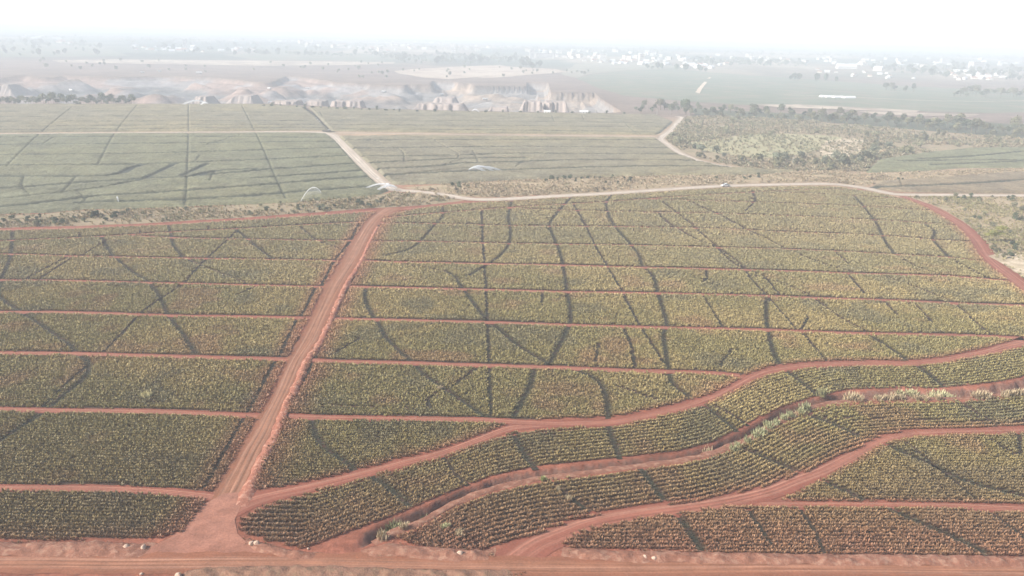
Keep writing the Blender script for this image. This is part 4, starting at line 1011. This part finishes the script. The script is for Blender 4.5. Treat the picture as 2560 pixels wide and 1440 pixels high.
# white pickup on the pale road, nose towards the junction
M_PAINT = mat_plain('white_paint', (.80, .80, .78), .3, var=.04); M_GLASS = mat_plain('dark_glass', (.03, .04, .05), .1)
M_RUB = mat_plain('tyre_rubber', (.025, .025, .025), .9); M_RIM = mat_plain('wheel_metal', (.5, .5, .5), .35, .8); M_BED = mat_plain('bed_dark', (.09, .13, .11), .7)
car = empty('pickup_truck', (0, 0, 0))
b_ = meshobj('body', *prism([(-2.55,.42),(-2.6,.75),(-2.5,.98),(-1.35,1.10),(2.5,1.06),(2.55,.5),(1.95,.42),(1.8,.72),(1.3,.72),(1.1,.40),(-1.15,.40),(-1.3,.72),(-1.85,.72),(-2.0,.40)], -.9, .9), M_PAINT, parent=car); bevel(b_, .05)
c_ = meshobj('cab', *prism([(-1.35,1.09),(-.75,1.74),(.75,1.76),(.92,1.09)], -.86, .86, .14), M_PAINT, parent=car); bevel(c_, .06)
meshobj('windscreen', *prism([(-1.325,1.16),(-.84,1.68),(-.80,1.68),(-1.28,1.16)], -.70, .70, .04), M_GLASS, parent=car)
for s in (-1, 1):
    meshobj('side_window', *prism([(-1.05,1.16),(-.72,1.62),(.05,1.64),(.05,1.16)], s*.845-.02, s*.845+.02, .0), M_GLASS, parent=car)
    meshobj('side_window', *prism([(.13,1.16),(.13,1.64),(.68,1.64),(.78,1.16)], s*.845-.02, s*.845+.02, .0), M_GLASS, parent=car)
    meshobj('headlight', *box(-2.56, s*.66, .82, .06, .32, .16), mat_plain('lamp_glass', (.8, .8, .75), .1), parent=car)
    meshobj('tail_light', *box(2.55, s*.80, .80, .05, .14, .30), mat_plain('red_lens', (.45, .02, .02), .2), parent=car)
    meshobj('mirror', *box(-.95, s*1.0, 1.22, .12, .2, .16), M_PAINT, parent=car)
    for x in (-1.58, 1.55):
        wh = meshobj('wheel', *disc((x, s*.80, .37), .37, .24), M_RUB, parent=car)
        meshobj('rim', *disc((x, s*.925, .37), .22, .02), M_RIM, parent=wh)
meshobj('rear_window', *box(.875, 0, 1.40, .04, 1.2, .36), M_GLASS, parent=car)
meshobj('cargo_bed', *box(1.72, 0, 1.075, 1.5, 1.5, .04), M_BED, parent=car)
meshobj('bumper', *box(-2.62, 0, .52, .12, 1.7, .2), M_RIM, parent=car); meshobj('bumper', *box(2.60, 0, .52, .12, 1.7, .2), M_RIM, parent=car)
w_ = G(1813, 466.5); w2 = G(1720, 470); w3 = G(1912, 462)
car.location = (w_[0], w_[1]-.3, .13); car.rotation_euler = (0, 0, math.atan2(w3[1]-w2[1], w3[0]-w2[0])); car.scale = (1.05,)*3
tag(car, 'white pickup with an open bed driving along the pale dirt road', 'pickup truck')

# boulders
M_ROCK = mat_soil('pale_rock', (.50, .36, .27), (.56, .44, .34), (.9, 4., 20.), .05, (.40, .23, .16))
def boulder(px, size, seed, label, group=None, squash=.72):
    r = np.random.default_rng(seed); bm = bmesh.new(); bmesh.ops.create_icosphere(bm, subdivisions=4, radius=1)
    ph = r.uniform(0, 9, 3); cuts = [(Vector(r.normal(size=3)).normalized(), r.uniform(.72, .9)) for _ in range(6)]
    for v in bm.verts:
        p = v.co; k = 1+.12*math.sin(2.3*p.x+ph[0])*math.sin(2.1*p.y+ph[1])+.07*math.sin(5*p.z+ph[2]+3*p.x)
        v.co = p*k
        for n, d in cuts:
            q = v.co.dot(n)
            if q > d: v.co -= n*(q-d)*.85
        v.co *= 1+.02*math.sin(17*p.x+ph[1])*math.sin(15*p.y+13*p.z)
        v.co = Vector((v.co.x*size[0]/2, v.co.y*size[1]/2, v.co.z*size[2]/2))
    me = bpy.data.meshes.new('boulder'); bm.to_mesh(me); bm.free(); me.materials.append(M_ROCK)
    me.polygons.foreach_set('use_smooth', np.ones(len(me.polygons), bool))
    o = bpy.data.objects.new('boulder', me); COL.objects.link(o)
    w = G(*px); o.location = (w[0], w[1]+.2, size[2]*.28+.05); o.rotation_euler = (0, 0, r.uniform(0, 6))
    return tag(o, label, 'boulder', group)
boulder((315,1373), (1.15,.95,.85), 1, 'oval pale boulder on the bank under the lowest block, away from the junction')
boulder((358,1374), (1.0,.9,.9), 2, 'rounded pale boulder on the bank nearest the junction mouth')
boulder((628,1363), (.85,.8,.75), 3, 'squat pale boulder touching its bigger neighbour at the pointed crop corner')
boulder((641,1364), (1.0,.9,.95), 4, 'bigger pale boulder of the touching pair at the pointed crop corner')
boulder((1150,1390), (1.1,1.0,1.05), 5, 'lone pale boulder on the bank between ditch and sweeping track')
boulder((1612,1399), (.95,.85,.9), 6, 'pale boulder on the long bank, more upright of the pair')
boulder((1634,1401), (1.0,.9,.85), 7, 'pale boulder on the long bank, the lower one of the pair')
boulder((444,1444), (1.1,.9,.8), 8, 'large pale stone lying on the weedy near bank')
boulder((352,1439), (.55,.5,.4), 9, 'small reddish stone on the near edge of the bottom road')
boulder((722,1434), (.9,.6,.35), 10, 'flat whitish stone lying on the weedy near bank')
boulder((322,1381), (.5,.45,.35), 11, 'small stone lying just below the oval boulder')
boulder((770,1375), (.45,.4,.35), 12, 'small rusty stone on the bank beside the dark ditch mouth')

# irrigation sprinklers with their arcs of water
mw_, nt_, bw_ = mat_new('spray'); nt_.nodes.remove(bw_)
tr_ = N(nt_, 'ShaderNodeBsdfTransparent'); df_ = N(nt_, 'ShaderNodeBsdfDiffuse'); df_.inputs[0].default_value = (.95, .96, .97, 1)
ts_ = N(nt_, 'ShaderNodeBsdfTranslucent'); ts_.inputs[0].default_value = (.95, .96, .97, 1); ad_ = N(nt_, 'ShaderNodeMixShader'); ad_.inputs[0].default_value = .5
nt_.links.new(df_.outputs[0], ad_.inputs[1]); nt_.links.new(ts_.outputs[0], ad_.inputs[2])
at_ = N(nt_, 'ShaderNodeAttribute', attribute_name='mist'); gm = N(nt_, 'ShaderNodeNewGeometry')
ns_ = noise(nt_, gm.outputs['Position'], 1.3, 3); ml_ = N(nt_, 'ShaderNodeMath', operation='MULTIPLY'); nt_.links.new(at_.outputs['Fac'], ml_.inputs[0]); nt_.links.new(ramp(nt_, ns_, [(.25, .6), (.75, 1.)]), ml_.inputs[1])
mx_ = N(nt_, 'ShaderNodeMixShader'); nt_.links.new(ml_.outputs[0], mx_.inputs[0]); nt_.links.new(tr_.outputs[0], mx_.inputs[1]); nt_.links.new(ad_.outputs[0], mx_.inputs[2])
nt_.links.new(mx_.outputs[0], nt_.nodes['Material Output'].inputs[0])
M_PIPE = mat_plain('pipe', (.35, .35, .36), .4, .6)
def jet(src, arcs, label):
    """SRC: pixel of the riser; ARCS: (pixel where the water comes down, height of the arc in metres, thickness)"""
    w0 = G(*src); e = empty('sprinkler', (w0[0], w0[1], 0))
    V, F = limb([(0, 0, 0), (0, 0, 1.7)], [.06, .05], 8); meshobj('riser', V, F, M_PIPE, parent=e)
    V, F = limb([(0, 0, 1.7), (-.3, 0, 1.95)], [.07, .03], 8); meshobj('nozzle', V, F, M_PIPE, parent=e)
    for end, hgt, th in arcs:
        w1 = G(*end)-w0; n = 40; t = np.linspace(0, 1, n)
        c = np.stack([w1[0]*t, w1[1]*t, 1.9*(1-t)+4*hgt*t*(1-t)*(1.15-.3*t)], -1)
        V = []; A = []
        k = 10
        rad = th*(.5+1.1*t); an = np.arange(k)*2*math.pi/k
        for i in range(n):
            for a in an: V.append(c[i]+np.array([0, math.cos(a)*rad[i], math.sin(a)*rad[i]])); A.append(.92*(1-.7*t[i]**2))
        F = [(i*k+j, i*k+(j+1) % k, (i+1)*k+(j+1) % k, (i+1)*k+j) for i in range(n-1) for j in range(k)]
        m0 = len(V)
        q = 7                                                        # the drops falling from the arc
        for i in range(n):
            for j in range(q):
                f = j/(q-1); V.append(c[i]*[1, 1, 1-f]+np.array([0, rad[i]*.6*math.sin(i*1.7), .05+.6*f])); A.append(.32*(1-f)**1.2*(1-.5*t[i]))
        F += [(m0+i*q+j, m0+(i+1)*q+j, m0+(i+1)*q+j+1, m0+i*q+j+1) for i in range(n-1) for j in range(q-1)]
        meshobj('water_jet', np.array(V), F, mw_, {'mist': np.array(A)}, parent=e, smooth_=True)
    tag(e, label, 'sprinkler', 'irrigation sprinklers at work')
jet((992,478), [((908,474), 2.6, .35), ((938,480), 2.2, .5), ((955,472), 1.6, .5)], 'sprinkler throwing a wide low arc beside the pale road bend')
jet((803,489), [((750,507), 4.6, .19)], 'sprinkler with a single tall bow of water above the scrub strip')
jet((1172,431), [((1236,430), 2.8, .55), ((1216,431), 1.8, .6), ((1258,429), 2.3, .5)], 'sprinkler with several overlapping arcs in the far block')
jet((520,263), [((452,264), 4.2, .8), ((500,265), 2.4, 1.0)], 'sprinkler with a long arc at the back edge of the far block')
jet((293,504), [((297,505), 1.2, .45)], 'sprinkler showing only a small white puff in the far block')
jet((1180,282), [((1200,283), 3.0, .6)], 'faint sprinkler on the crop edge before the quarry')

# spoil heaps in the quarry
M_HEAP = mat_soil('spoil', (.34, .285, .25), (.40, .33, .29), (.03, .2, 1.), .6, (.29, .25, .235))
def heap(x0, x1, ybase, xt0, xt1, D, H, label, seed, ridge=32., shade=None):
    """flat-topped tip of spoil: toe from X0 to X1 and top from XT0 to XT1 (pixels), D metres away"""
    sc = D/2009.; yh = lambda x: 100+(x-1280)*.0234
    a0, a1, b0, b1 = [(x-1280)*sc for x in (x0, x1, xt0, xt1)]
    cx = .5*(a0+a1); base = -23.
    nx, ny = 64, 40; V = []
    us = np.linspace(a0, a1, nx); vs = np.linspace(-ridge, ridge, ny)
    U, W = np.meshgrid(us, vs)
    hx = np.minimum(smooth(U, a0, max(b0, a0+2)), 1-smooth(U, min(b1, a1-2), a1))
    hx = np.minimum(np.clip((U-a0)/max(b0-a0, 2), 0, 1), np.clip((a1-U)/max(a1-b1, 2), 0, 1))
    wy = ridge*.42+ (fbm(U, U*0+seed, 7., seed)-.5)*ridge*.5
    hy = np.clip((ridge-np.abs(W))/np.maximum(ridge-wy, 1), 0, 1)
    h = np.minimum(hx, hy); gully = (fbm(U*1.0, W*.12, 8., seed+3, 3)-.5)
    Z = base-1+(H+1)*h*(1+.0*gully)+gully*3.0*np.minimum(1, 4*h*(1.15-h))
    Z += np.where(h > .97, (fbm(U, W, 6., seed+9)-.5)*2.2, 0)
    V = np.stack([U.ravel()-cx, W.ravel(), Z.ravel()], -1)
    i = (np.arange(ny-1)[:, None]*nx+np.arange(nx-1)[None]).ravel()
    F = np.stack([i, i+1, i+nx+1, i+nx], -1).astype(np.int32)
    o = meshobj('spoil_heap', V, F, M_HEAP, smooth_=True); o.location = (cx, D, 0)
    return tag(o, label, 'spoil heap')
heap(662, 765, 0, 688, 748, 1010, 25.5, 'broad grey-pink heap directly above the littered gully', 1)
heap(752, 826, 0, 774, 812, 1045, 24, 'smaller heap with one bright slope beside the broad grey-pink one', 2)
heap(812, 920, 0, 834, 902, 1000, 28, 'ribbed grey heap behind the row of round bushes', 3)
heap(1000, 1190, 0, 1042, 1150, 1000, 27, 'largest ribbed heap, below the middle quarry wall', 4)
heap(1190, 1275, 0, 1218, 1258, 985, 25.5, 'low heap between the largest one and the twin tips', 5)
heap(1270, 1362, 0, 1300, 1340, 1010, 32, 'steep pinkish tip in front of the lit wall', 6)
heap(1338, 1425, 0, 1350, 1400, 1020, 31.5, 'pale striped tip joined to the steep pinkish one', 7)
heap(1060, 1150, 0, 1085, 1130, 1180, 22.5, 'middle heap partly hidden behind the largest ribbed one', 8)
heap(0, 90, 0, 38, 52, 1250, 22, 'sandy cone at the hazy end of the quarry', 9, 34)
heap(480, 560, 0, 505, 530, 1100, 22, 'rounded dull heap above the long sprinkler arc', 10)
heap(560, 660, 0, 600, 640, 1150, 21, 'grey heap at the foot of the quarry ramp', 12)
heap(390, 470, 0, 415, 440, 1180, 14, 'low grey heap in the shaded part of the pit', 13)

# quarry lorries
def lorry():
    e = empty('lorry', (0, 0, 0))
    c = meshobj('cab', *prism([(-3.6,.9),(-3.6,2.2),(-3.3,3.0),(-1.9,3.0),(-1.9,.9)], -1.15, 1.15), M_PAINT, parent=e); bevel(c, .08, 1)
    meshobj('windscreen', *box(-3.5, 0, 2.45, .1, 1.9, .7), M_GLASS, parent=e)
    meshobj('tipper_body', *prism([(-1.7,1.1),(-1.8,3.0),(3.7,3.0),(3.5,1.1)], -1.2, 1.2), M_PAINT, parent=e)
    meshobj('chassis', *box(0, 0, .9, 7.0, .9, .3), M_RUB, parent=e)
    for s in (-1, 1):
        for x in (-2.7, 1.6, 2.9): meshobj('wheel', *disc((x, s*1.0, .52), .52, .34, 12), M_RUB, parent=e)
    return e
lor = None
for px, py, s, lab in [(498,184,1.5,'brightest white lorry up on the brown plateau'), (1213,250,1.15,'white lorry in the dark notch of the quarry'), (1104,240,1.0,'white lorry on the bench below the shaded recess'),
                     (356,182,1.0,'small white lorry at the top of the smooth quarry slope'), (399,179,.9,'tiny white lorry above the dark quarry patch'), (178,228,1.1,'white lorry on the quarry floor near the sandy cone'),
                     (676,258,1.0,'pale lorry at the toe of the broad grey-pink heap'), (768,222,1.0,'pale lorry below the long shaded wall'), (673,223,.9,'pale lorry beside the quarry ramp'), (959,231,1.0,'pale lorry under the greenish quarry face')]:
    if lor is None: lor = o = lorry()
    else: o = copy_tree(lor)
    w = G(px, py)
    d = ray(px, py); t = None
    for yy in np.arange(900, 1900, 2.):                              # stand it where the sight line meets the pit floor
        x = d[0]/d[1]*yy; z = CAM_H+d[2]/d[1]*yy
        if z <= float(ground_h(np.array([x]), np.array([yy]))[0])+.4: break
    o.location = (x, yy, float(ground_h(np.array([x]), np.array([yy]))[0])+.1); o.scale = (s,)*3; o.rotation_euler = (0, 0, rng.uniform(-.5, .5))
    tag(o, lab, 'lorry', 'lorries in the quarry')

# power poles
def pole():
    e = empty('power_pole', (0, 0, 0))
    V, F = limb([(0, 0, 0), (0, 0, 8.5)], [.22, .15], 8); meshobj('post', V, F, mat_plain('weathered_wood', (.45, .42, .38), .9), parent=e)
    meshobj('crossarm', *box(0, 0, 7.9, 1.9, .14, .16), M_BARK, parent=e)
    for x in (-.8, 0, .8): meshobj('insulator', *limb([(x, 0, 7.98), (x, 0, 8.3)], [.07, .05], 6), M_GLASS, parent=e)
    return e
pp = None
for px, py, s, lab in [(1642,288,1.0,'thin pale pole at the corner of the far block by the valley'), (1617,279,.9,'thin pale pole a little beyond the block corner'), (1488,285,.9,'thin pole on the crop edge below the bright quarry end'), (1981,412,.8,'slim pole at the foot of the valley pasture')]:
    if pp is None: pp = o = pole()
    else: o = copy_tree(pp)
    w = G(px, py); o.location = (w[0], w[1], 0); o.scale = (s,)*3; o.rotation_euler = (0, 0, .3); tag(o, lab, 'power pole', 'power poles')

# litter in the gully and stones
M_WHT = mat_plain('white_plastic', (.75, .75, .74), .5, var=.05)
for i, (px, py, sx) in enumerate([(789,296,2.6),(793,300,1.6),(799,304,1.5),(806,315,1.2),(813,324,2.2),(823,326,1.6),(763,281,2.2),(945,447,1.0),(970,460,1.4),(1725,419,1.2)]):
    w = G(px, py); r = np.random.default_rng(600+i)
    bm = bmesh.new(); bmesh.ops.create_grid(bm, x_segments=8, y_segments=6, size=.5)
    for v in bm.verts: v.co = Vector((v.co.x*sx*1.5, v.co.y*sx, .25*sx*r.random()*(1-2*abs(v.co.x))+.35))
    me = bpy.data.meshes.new('sheeting'); bm.to_mesh(me); bm.free(); me.materials.append(M_WHT)
    o = bpy.data.objects.new('plastic_sheet', me); COL.objects.link(o); o.location = (w[0], w[1], .02); o.rotation_euler = (0, 0, r.uniform(0, 3))
    so_ = o.modifiers.new('thick', 'SOLIDIFY'); so_.thickness = .02
    tag(o, 'crumpled white plastic scrap lying beside the far roads and gully', 'plastic sheet', 'white scraps by the gully')

# ------------------------------------------------------------------ buildings
def wallm(n, c): return mat_plain(n, c, .8, var=.06, s=.3)
WALLS = [wallm('white_wall', (.66, .64, .61)), wallm('cream_wall', (.74, .68, .58)), wallm('grey_wall', (.50, .48, .46)), wallm('ochre_wall', (.62, .48, .34))]
ROOFS = [mat_plain('tin_roof', (.72, .73, .75), .4, .2, .08), mat_plain('rust_roof', (.34, .20, .15), .7), mat_plain('white_roof', (.76, .76, .75), .5, 0, .05)]
M_WIN = mat_plain('window_dark', (.06, .07, .08), .2)
def gable(L, W, H, wm, rm, name='house'):
    e = empty(name, (0, 0, 0))
    meshobj('wall', *prism([(-W/2,0),(-W/2,H),(0,H+W*.26),(W/2,H),(W/2,0)], -L/2, L/2), wm, parent=e)
    V, F = prism([(-W/2-.4,H-.10),(0,H+W*.26+.16),(W/2+.4,H-.10),(W/2+.4,H+.10),(0,H+W*.26+.42),(-W/2-.4,H+.10)], -L/2-.4, L/2+.4); meshobj('roof', V, F, rm, parent=e)
    n = max(2, int(L/4))
    for k in range(n): meshobj('window', *box(W/2+.02, -L/2+L*(k+.5)/n, H*.55, .08, 1.3, 1.2), M_WIN, parent=e); meshobj('window', *box(-W/2-.02, -L/2+L*(k+.5)/n, H*.55, .08, 1.3, 1.2), M_WIN, parent=e)
    return e
def block(L, W, floors, wm, name='apartment_block'):
    e = empty(name, (0, 0, 0)); H = floors*3.1
    meshobj('wall', *box(0, 0, H/2, L, W, H), wm, parent=e); meshobj('roof', *box(0, 0, H+.25, L+.5, W+.5, .5), ROOFS[2], parent=e)
    meshobj('water_tank', *disc((L*.2, 0, H+1.3), 1.1, 1.6, 10), M_RUB, parent=e)
    for f in range(floors):
        meshobj('window', *box(0, -W/2-.02, 1.7+f*3.1, L*.86, .1, 1.2), M_WIN, parent=e)
        meshobj('window', *box(-L/2-.02, 0, 1.7+f*3.1, .1, W*.7, 1.2), M_WIN, parent=e)
    return e
def set_at(o, px, py, s, lab, cat, group=None, rz=None):
    w = G(px, py); o.location = (w[0], w[1], float(plain(w[1])) if w[1] > 1700 else 0); o.scale = (s,)*3
    o.rotation_euler = (0, 0, rng.uniform(-.6, .6) if rz is None else rz); return tag(o, lab, cat, group)
# single ones that can be told apart
set_at(block(14, 12, 9, WALLS[0]), 465, 125, 1.3, 'tall white tower block standing alone beyond the plateau', 'apartment block', rz=.2)
set_at(block(46, 14, 4, WALLS[0]), 1360, 146, 1.5, 'long white block with dark window bands at the near edge of town', 'apartment block', rz=.05)
set_at(block(12, 12, 7, WALLS[0]), 1330, 147, 1.4, 'slim white tower at the end of the long banded block', 'apartment block', rz=.1)
set_at(block(16, 14, 6, WALLS[0]), 1507, 155, 1.4, 'white tower among garden trees at the front of town', 'apartment block', rz=-.1)
set_at(block(13, 12, 6, WALLS[1]), 1603, 153, 1.4, 'cream tower block at the end of the town front', 'apartment block', rz=.15)
set_at(gable(60, 30, 8, WALLS[0], ROOFS[2], 'warehouse'), 2115, 172, 1.0, 'biggest white-roofed warehouse on the bare ground', 'warehouse', rz=1.5)
set_at(gable(26, 20, 9, WALLS[1], ROOFS[0], 'warehouse'), 2195, 177, 1.0, 'cream shed with a bright end beside the warehouse trees', 'warehouse', rz=.9)
set_at(gable(70, 22, 6, WALLS[0], ROOFS[2], 'warehouse'), 2410, 184, 1.0, 'very long white-roofed shed above the small wood', 'warehouse', rz=1.52)
set_at(block(40, 26, 7, WALLS[0], 'office_building'), 2440, 172, 1.1, 'massive pale building towering over the long white shed', 'office building', rz=.1)
set_at(block(24, 18, 6, WALLS[0], 'office_building'), 2360, 160, 1.2, 'pale square building far behind the warehouse', 'office building', rz=-.1)
set_at(gable(9, 5, 3, WALLS[0], ROOFS[2], 'shed'), 1368, 283.5, .8, 'small white shed on the crop edge below the twin tips', 'shed', rz=1.4)
set_at(gable(12, 5, 3, WALLS[0], ROOFS[2], 'shed'), 1459, 284, .8, 'white shed on the crop edge below the bright quarry end', 'shed', rz=1.5)
# polytunnels
tun = None
for x0, x1, y, lab in [(2051,2058,243,'shortest white crop tunnel of the row in the hazy fields'), (2063,2077,243.5,'short white crop tunnel second in the row'), (2082,2105,244.5,'long white crop tunnel in the middle of the row'), (2108,2136,245.5,'longest white crop tunnel at the end of the row')]:
    a, b = G(x0, y), G(x1, y); L = np.linalg.norm(b-a)
    t = np.linspace(0, math.pi, 10); V, F = prism(np.stack([np.cos(t)*4.5, np.sin(t)*3.6], -1)[::-1], -L/2, L/2)
    o = meshobj('crop_tunnel', V, F, M_WHT); m = .5*(a+b); o.location = (m[0], m[1], 0); o.rotation_euler = (0, 0, math.atan2(b[1]-a[1], b[0]-a[0])-math.pi/2)
    tag(o, lab, 'crop tunnel', 'white crop tunnels')
# the hazy town
def simple(kind, k):
    wm, rm = WALLS[k % 4], ROOFS[k % 3]
    if kind == 'h': v1, f1 = prism([(-5,0),(-5,3.4),(0,6.4),(5,3.4),(5,0)], -7, 7); v2, f2 = prism([(-5.5,3.2),(0,6.6),(5.5,3.2),(5.5,3.45),(0,6.9),(-5.5,3.45)], -7.4, 7.4)
    else:
        fl = 2+k % 4; v1, f1 = box(0, 0, fl*1.6, 14, 11, fl*3.2); v2, f2 = box(0, 0, fl*3.2+.3, 14.6, 11.6, .6)
        for f in range(fl):
            a, b = box(0, -5.55, 1.8+f*3.2, 12, .15, 1.2); f3 = [tuple(i+len(v1) for i in q) for q in b]; v1 = np.vstack([v1, a]); f1 = f1+f3
    o = meshobj('house' if kind == 'h' else 'town_building', v1, f1, wm)
    me = o.data; me.materials.append(rm); me.materials.append(M_WIN)
    nb = len(f1); bm = bmesh.new(); bm.from_mesh(me); vs = [bm.verts.new(tuple(q)) for q in v2]
    for q in f2: bm.faces.new([vs[i] for i in q]).material_index = 1
    bm.faces.ensure_lookup_table()
    if kind != 'h':
        for i in range(6, nb): bm.faces[i].material_index = 2
    bmesh.ops.recalc_face_normals(bm, faces=bm.faces[:]); bm.to_mesh(me); bm.free()
    return o
hp = [simple('h', k) for k in (0, 1, 4, 6, 8)]; bp = [simple('b', k) for k in (0, 1, 4, 5, 8)]
used_ = set()
def put(protos, pts, smin, smax, label, cat, group, seed):
    r = np.random.default_rng(seed)
    for i, p in enumerate(pts):
        q = protos[int(r.integers(len(protos)))]
        if q.name in used_: o = copy_tree(q)
        else: o = q; used_.add(q.name)
        set_at(o, p[0], p[1], r.uniform(smin, smax), label, cat, group, rz=r.uniform(-1.5, 1.5))
H = lambda poly, n, s: scatter(poly, n, seed=s)
put(hp, H([(315,116),(640,122),(640,130),(440,131),(315,124)], 44, 41), .8, 1.5, 'small white house in the scattered village beyond the plateau', 'house', 'village houses beyond the plateau', 51)
put(hp, H([(40,89),(180,98),(180,112),(120,104),(40,94)], 14, 42), 1.0, 1.6, 'pale house on the hazy wooded rise', 'house', 'houses on the hazy rise', 52)
put(hp+bp, H([(560,100),(1000,104),(1250,118),(1200,132),(900,130),(640,114)], 62, 43), .9, 1.6, 'pale building in the hazy town spread along the skyline', 'building', 'buildings of the hazy skyline town', 53)
put(bp, H([(1310,125),(1700,134),(1740,150),(1500,152),(1320,143)], 62, 44), 1.0, 1.7, 'white block in the dense middle of the hazy town', 'building', 'blocks of the dense town', 54)
put(hp, H([(1440,150),(1720,152),(1830,162),(1800,174),(1640,166),(1440,157)], 48, 45), .8, 1.5, 'small pale house at the near edge of the hazy town', 'house', 'houses at the near edge of town', 55)
put(hp+bp, H([(1740,136),(2120,146),(2560,150),(2560,172),(2300,172),(2060,160),(1760,146)], 60, 46), .9, 1.6, 'pale building among trees on the open side of town', 'building', 'buildings on the open side of town', 56)
put(hp, H([(2330,180),(2500,182),(2520,200),(2400,201),(2340,190)], 34, 47), .8, 1.3, 'small bright roof in the cluster above the small wood', 'house', 'houses above the small wood', 57)
put(hp, H([(2010,172),(2330,186),(2300,200),(2180,198),(2020,182)], 14, 48), .7, 1.1, 'small pale building on the bare ground before the warehouses', 'house', 'houses before the warehouses', 58)

# ================================================================== AIR, SKY, SUN
hz = bpy.data.meshes.new('haze')
X0, X1, Y0, Y1, Z0, Z1 = -15000, 15000, -700, 16500, -40, 98
vs = [(x, y, z) for x in (X0, X1) for y in (Y0, Y1) for z in (Z0, Z1)]
hz.from_pydata(vs, [], [(0, 1, 3, 2), (4, 6, 7, 5), (0, 4, 5, 1), (2, 3, 7, 6), (0, 2, 6, 4), (1, 5, 7, 3)]); hz.update()
ho = bpy.data.objects.new('haze', hz); COL.objects.link(ho); ho.display_type = 'WIRE'
tag(ho, 'pale blue-white haze lying over the plain', 'haze', kind='stuff')
hm = bpy.data.materials.new('haze_air'); hm.use_nodes = True; nt = hm.node_tree
for n in list(nt.nodes):
    if n.type != 'OUTPUT_MATERIAL': nt.nodes.remove(n)
pv = nt.nodes.new('ShaderNodeVolumePrincipled')
pv.inputs['Color'].default_value = (.85, .93, 1.0, 1); pv.inputs['Density'].default_value = HAZE; pv.inputs['Anisotropy'].default_value = 0.
nt.links.new(pv.outputs[0], [n for n in nt.nodes if n.type == 'OUTPUT_MATERIAL'][0].inputs['Volume'])
hz.materials.append(hm)

SUN_EL, SUN_AZ = R(36), R(-109)      # azimuth from +Y, clockwise: the sun stands to the side and slightly behind the camera
w = bpy.data.worlds.new('World'); SC.world = w; w.use_nodes = True; nt = w.node_tree
sky = nt.nodes.new('ShaderNodeTexSky'); sky.sky_type = 'NISHITA'; sky.sun_disc = False
sky.sun_elevation = SUN_EL; sky.sun_rotation = SUN_AZ; sky.dust_density = 2.5; sky.air_density = 1.0; sky.ozone_density = 1.5
# hazy dry-season air: a white veil low in the sky, thinning upwards
tcw = nt.nodes.new('ShaderNodeTexCoord'); sp = nt.nodes.new('ShaderNodeSeparateXYZ'); nt.links.new(tcw.outputs['Generated'], sp.inputs[0])
rv = nt.nodes.new('ShaderNodeValToRGB'); nt.links.new(sp.outputs[2], rv.inputs[0])
e_ = rv.color_ramp.elements; e_[0].position = 0.; e_[0].color = (*[VEIL*c for c in (.93, .975, 1.0)], 1); e_[1].position = .3; e_[1].color = (0, 0, 0, 1)
k_ = e_.new(.10); k_.color = (*[VEIL*.75*c for c in (.95, .98, 1.0)], 1)
ad = nt.nodes.new('ShaderNodeMix'); ad.data_type = 'RGBA'; ad.blend_type = 'ADD'; ad.inputs[0].default_value = 1.
nt.links.new(sky.outputs[0], ad.inputs[6]); nt.links.new(rv.outputs[0], ad.inputs[7])
nt.links.new(ad.outputs[2], nt.nodes['Background'].inputs[0]); nt.nodes['Background'].inputs[1].default_value = SKY
sd = bpy.data.lights.new('sun', 'SUN'); sd.energy = SUN; sd.angle = R(.6); sd.color = (1, .95, .88)
so = bpy.data.objects.new('sun', sd); COL.objects.link(so); so.location = (-300, 0, 300)
v = Vector((math.sin(SUN_AZ)*math.cos(SUN_EL), math.cos(SUN_AZ)*math.cos(SUN_EL), math.sin(SUN_EL)))
so.rotation_euler = v.to_track_quat('Z', 'Y').to_euler()
vs_ = SC.view_settings; SC.display_settings.display_device = 'sRGB'
vs_.view_transform = 'Standard'; vs_.look = 'None'; vs_.gamma = 1; vs_.exposure = EXPO; vs_.use_curve_mapping = False
SC.cycles.volume_bounces = 2; SC.cycles.max_bounces = 6; SC.cycles.diffuse_bounces = 2
SC.cycles.use_denoising = DENOISE
